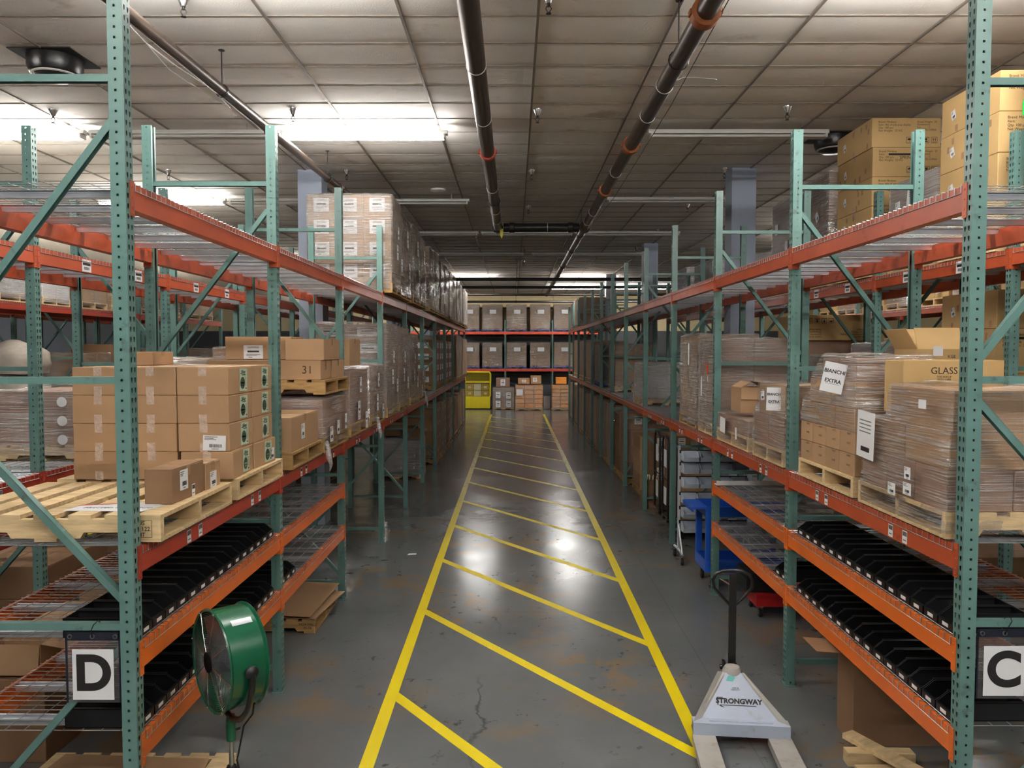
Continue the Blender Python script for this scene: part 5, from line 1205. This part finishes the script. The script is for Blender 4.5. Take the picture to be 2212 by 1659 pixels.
carton('dark grey bin behind the grey printed block at the aisle end', 1.4, 1.8, 37.82, 38.0, 0, 1.15, mt=M('dark_grey_bin', (66, 70, 76), .6), tape=None)
carton('brown carton at the back on the sheeted orange pallet', .2, .75, 36.9, 37.4, 1.235, 1.5, mt=CARD, stickers=[('-y', 0, 0, .2, .12, 'sheet')])
carton('higher brown carton with white label on the sheeted orange pallet', .8, 1.3, 36.9, 37.4, 1.235, 1.62, mt=CARD, stickers=[('-y', -.05, .0, .2, .2, 'sheet')])
carton('brown carton standing on the orange pallet by the C-sign rack end', 2.0, 2.5, 36.9, 37.3, 1.235, 1.55, mt=CARD_O)
cg = thing('safety_cage', 'yellow lift cage with mesh top half at the end of the aisle', 'cage', (-1.75, 37.5, 0))
MB().box(-.62, .62, -.45, .45, .06, .62).build('lower_panel', YELCAGE, cg); MB().box(-.62, .62, -.46, -.45, .2, .21).build('panel_seam', YELCAGE, cg)
b = MB()
for y in (-.45, .45):
    b.tube([(-.62, y, .6), (-.62, y, 1.7), (-.56, y, 1.78), (.56, y, 1.78), (.62, y, 1.7), (.62, y, .6)], .03, 8); b.tube([(-.62, y, 1.3), (.62, y, 1.3)], .025, 8)
for x in (-.62, .62): b.tube([(x, -.45, 1.3), (x, .45, 1.3)], .025, 8)
b.build('guard_rail', YELCAGE, cg, True)
b = MB()
for i in range(31): b.tube([(-.6+.04*i, -.44, .62), (-.6+.04*i, -.44, 1.76)], .0028, 4, cap=False)
for i in range(28): b.tube([(-.61, -.44, .64+.04*i), (.61, -.44, .64+.04*i)], .0028, 4, cap=False)
b.build('wire_mesh', YELCAGE, cg)
MB().box(-.6, .6, -.4, .4, 0, .06).build('base', BLACKM, cg)
for k in range(6):
    carton(f'small carton inside the yellow lift cage, {ORD[k]} of six', -2.3+.38*(k % 3), -1.95+.38*(k % 3), 37.2, 37.6, .63+.3*(k//3), .9+.3*(k//3), mt=[CARD, WHITEBOX, CARD_D][k % 3], stickers=[('-y', 0, 0, .12, .1, 'sheet')])

# ------------------------------------------------------------------ behind the D-sign rack
load('low wrapped load with round white stickers on the rack behind the D-sign rack', -4.62, -3.84, 6.95, 7.9, PT, 2.44, (1, 2, 3), CARD_R, FILM, WOOD, pal and None if False else None) if False else None
o = load('low wrapped load with round white stickers on the rack behind the D-sign rack', -4.65, -3.84, 6.95, 7.95, PT, 2.46, (2, 2, 3), CARD_R, FILM, WOOD)
for k in range(3): link('round_sticker', cached('rs', lambda: MB().lathe([(0, 0), (.045, 0), (.045, .001), (0, .001)], 24).mesh('round_sticker', PAPER)), o, mat=face_mat('-y', .81, 1.0, .645, .2, -.13+.17*k, .016))
sx = [('white bulk bag slumped on the pallet shelf across the side aisle, lower of two', -9.1, 14.1, PT, .95, .55), ('white bulk bag with a red mark, upper of two across the side aisle', -9.08, 14.1, PT+.575, .9, .48)]
for lb, x, y, z, ww, hh in sx:
    r = thing('bulk_bag', lb, 'sack', (x, y, z))
    b = MB(); n, m = 28, 10; vs = []
    for i in range(m+1):
        t = i/m; bul = 1+.1*math.sin(PI*t)-.25*max(0, t-.85)/.15
        for k in range(n):
            a = 2*PI*k/n; c, s_ = math.cos(a), math.sin(a); q = (abs(c)**5+abs(s_)**5)**(-.2)
            d = noise.noise(Vector((c*2+z, s_*2, t*4)))*.03
            vs.append(((q*c*ww/2+d)*bul, (q*s_*ww/2+d)*bul, hh*t + (.02*math.sin(3*a) if i == m else 0)))
    b.add(vs, [(i*n+k, i*n+(k+1) % n, (i+1)*n+(k+1) % n, (i+1)*n+k) for i in range(m) for k in range(n)] + [tuple(range(n)), tuple(range(m*n, (m+1)*n))])
    b.build('sack_body', SACK, r, True)
    if 'red' in lb:
        MB().lathe([(ww*.45, hh*.96), (ww*.3, hh*1.1), (ww*.12, hh*1.25), (ww*.06, hh*1.28), (0, hh*1.27)], 14).build('gathered_top', SACK, r, True)
        MB().slab([(-.06, -.05), (.05, -.06), (.07, .05), (-.03, .06)], 0, .002).build('red_mark', REDP, r).matrix_local = face_mat('+x', .94, .9, hh, -.1, .06, .0)
sr_ = thing('foam_roll', 'tall white foam roll standing beside the white bulk bags', 'roll', (-9.05, 12.6, PT)); MB().lathe([(.18, 0), (.2, .3), (.19, .7), (.21, 1.1), (.16, 1.2), (.02, 1.18)], 20).build('roll_body', SACK, sr_, True)
dz_ = thing('air_duct', 'large cream fabric air duct with a row of holes under the ceiling', 'duct', (-6.9, 9.4, 4.35))
MB().lathe([(0, 0), (.3, .06), (.4, .25), (.4, 14.5), (.28, 14.8), (0, 14.85)], 28, mat=Matrix.Rotation(-PI/2, 4, 'X')).build('duct_sleeve', DUCT, dz_, True)
b = MB()
for k in range(44):
    for a in (-.35, -.95):
        b.lathe([(0, 0), (.014, 0), (.014, .002), (0, .002)], 8, mat=T(.3995*math.cos(a), .5+.32*k, .3995*math.sin(a)) @ Matrix.Rotation(PI/2-a, 4, 'Y'))
b.build('vent_dots', M('vent_hole', (120, 110, 96), .9), dz_)
MB().tube([(0, 1, .4), (0, 1, 1.34)], .004, 5).build('hanger_wire', STEEL, dz_)
MB().tube([(0, 13, .4), (0, 13, 1.34)], .004, 5).build('hanger_wire', STEEL, dz_)
pipe_thing('white horizontal pipe below the cream air duct', [(-7.0, 9.0, 4.1), (-4.95, 13.76, 4.1)], .03, mt=WHITEM) if False else None
l3 = [(8.1, 9.1, .8, CARD, FILM), (9.3, 10.2, .55, CARD_Y, None), (10.6, 11.6, .9, WHITEBOX, FILM_H), (11.7, 12.7, .5, CARD, FILM), (13.1, 14.2, .85, WHITEBOX, FILM_H), (14.3, 15.2, 1.0, WHITEBOX, FOG), (15.6, 16.6, .6, CARD, FILM), (16.8, 17.7, .8, CARD_Y, FILM), (18.1, 19.1, .7, CARD, FILM_H), (19.3, 20.2, .8, CARD_R, FILM_H), (20.6, 22.4, .7, CARD, FILM)]
for k, (a, b_, h, mt, fm) in enumerate(l3):
    load(f'{"white" if mt is WHITEBOX else "brown"} load on top of the bulk bag rack, {ORD[k]} along the side aisle', -9.6, -8.65, a, b_, TT, TT+.14+h, (1, 2, 2), mt, fm, WOOD, far=True)
for k, (a, b_, h, mt, fm) in enumerate([(8.1, 9.2, .9, CARD_D, None), (9.3, 10.2, .8, CARD, FILM), (10.6, 11.8, 1.0, CARD_D, FILM), (15.6, 16.7, .8, CARD, FILM), (16.8, 17.7, 1.0, CARD_D, None), (18.1, 19.2, .9, CARD, FILM), (19.3, 20.2, .7, CARD, None), (20.6, 22.4, .9, CARD_D, FILM)]):
    load(f'brown carton load beside the bulk bags, {ORD[k]} along that pallet shelf', -9.6, -8.65, a, b_, PT, PT+.14+h, (1, 2, 2), mt, fm, WOOD, far=True)
for k, (a, b_) in enumerate([(8.2, 9.2), (9.3, 10.2), (10.7, 11.8), (13.2, 14.2), (14.3, 15.2), (15.7, 16.8), (18.2, 19.2)]):
    wooden_pallet(f'pale pallet on the top shelf of the hindmost rack, {ORD[k]} along the row', -10.4, (a+b_)/2, TT, 1.0, b_-a, WOOD)
l2 = [(9.0, 10.0, .55, CARD), (10.1, 11.1, .75, CARD_D), (11.4, 12.4, .6, CARD), (12.5, 13.5, .9, CARD_D), (13.9, 15.0, .7, CARD), (15.1, 16.1, .8, CARD_R), (16.4, 17.4, .6, CARD), (17.5, 18.5, .9, CARD_D), (18.9, 20.9, .8, CARD)]
for k, (a, b_, h, mt) in enumerate(l2):
    load(f'{"covered" if k == 0 else "brown carton"} load on the pallet shelf behind the D-sign rack, {ORD[k]} past the stickered load', -4.85, -3.95, a, b_, PT, PT+.14+h, (1, 2, 2), mt, FOG if k == 0 else (FILM if k % 2 else None), WOOD, far=True)
for k, (a, b_) in enumerate([(6.5, 7.5), (8.9, 9.9), (10.0, 11.0), (11.4, 12.5), (13.9, 14.9), (16.4, 17.5)]):
    load(f'brown carton stack on the floor behind the D-sign rack, {ORD[k]} along the row', -4.85, -3.95, a, b_, 0, 1.0+.15*(k % 3), (2, 2, 3), CARD_D, None, WOOD_D, far=True)
# cartons in the walkway seen through the bin shelves
zst = [(0, .3), (.302, .58)]
for k, (z0, z1) in enumerate(zst):
    carton(f'{["lower", "upper"][k]} dark carton of the pair standing behind the bins', -3.85, -3.2, 5.2, 5.8, z0, z1, mt=CARD_D, tape=None)
    carton(f'{["lower", "upper"][k]} dark carton of the pair farther from the bins', -3.85, -3.2, 5.86, 6.2, z0, z1, mt=CARD_D, tape=None)
oc = open_carton('open brown carton of wrapped goods on the dark cartons behind the bins', -3.8, -3.25, 5.25, 5.7, .585, .8, mt=CARD, flaps=(170, 100, 60, 110), fl=.2)
oc = open_carton('open carton holding white jars on the dark cartons behind the bins', -3.82, -3.45, 5.88, 6.18, .585, .75, mt=CARD, flaps=(178, 178, 178, 178), fl=.1)
for x, y in ((-3.7, 5.98), (-3.6, 6.08), (-3.56, 5.96)):
    j = tag(link('jar', cached('jar', lambda: MB().lathe([(0, 0), (.045, 0), (.047, .01), (.047, .16), (.04, .175), (0, .175)], 18).mesh('jar', JAR, True)), None, (x, y, .592)), 'white plastic jar in the open carton behind the bins', 'jar', 'white jars in the open carton')
    link('lid', cached('jl', lambda: MB().lathe([(.0, .176), (.044, .176), (.044, .2), (.04, .205), (0, .205)], 18).mesh('lid', WHITEM, True)), j)
carton('long brown carton standing on end between the racks by the jar carton', -3.83, -3.4, 6.75, 7.15, 0, .9, mt=CARD, tape=None)
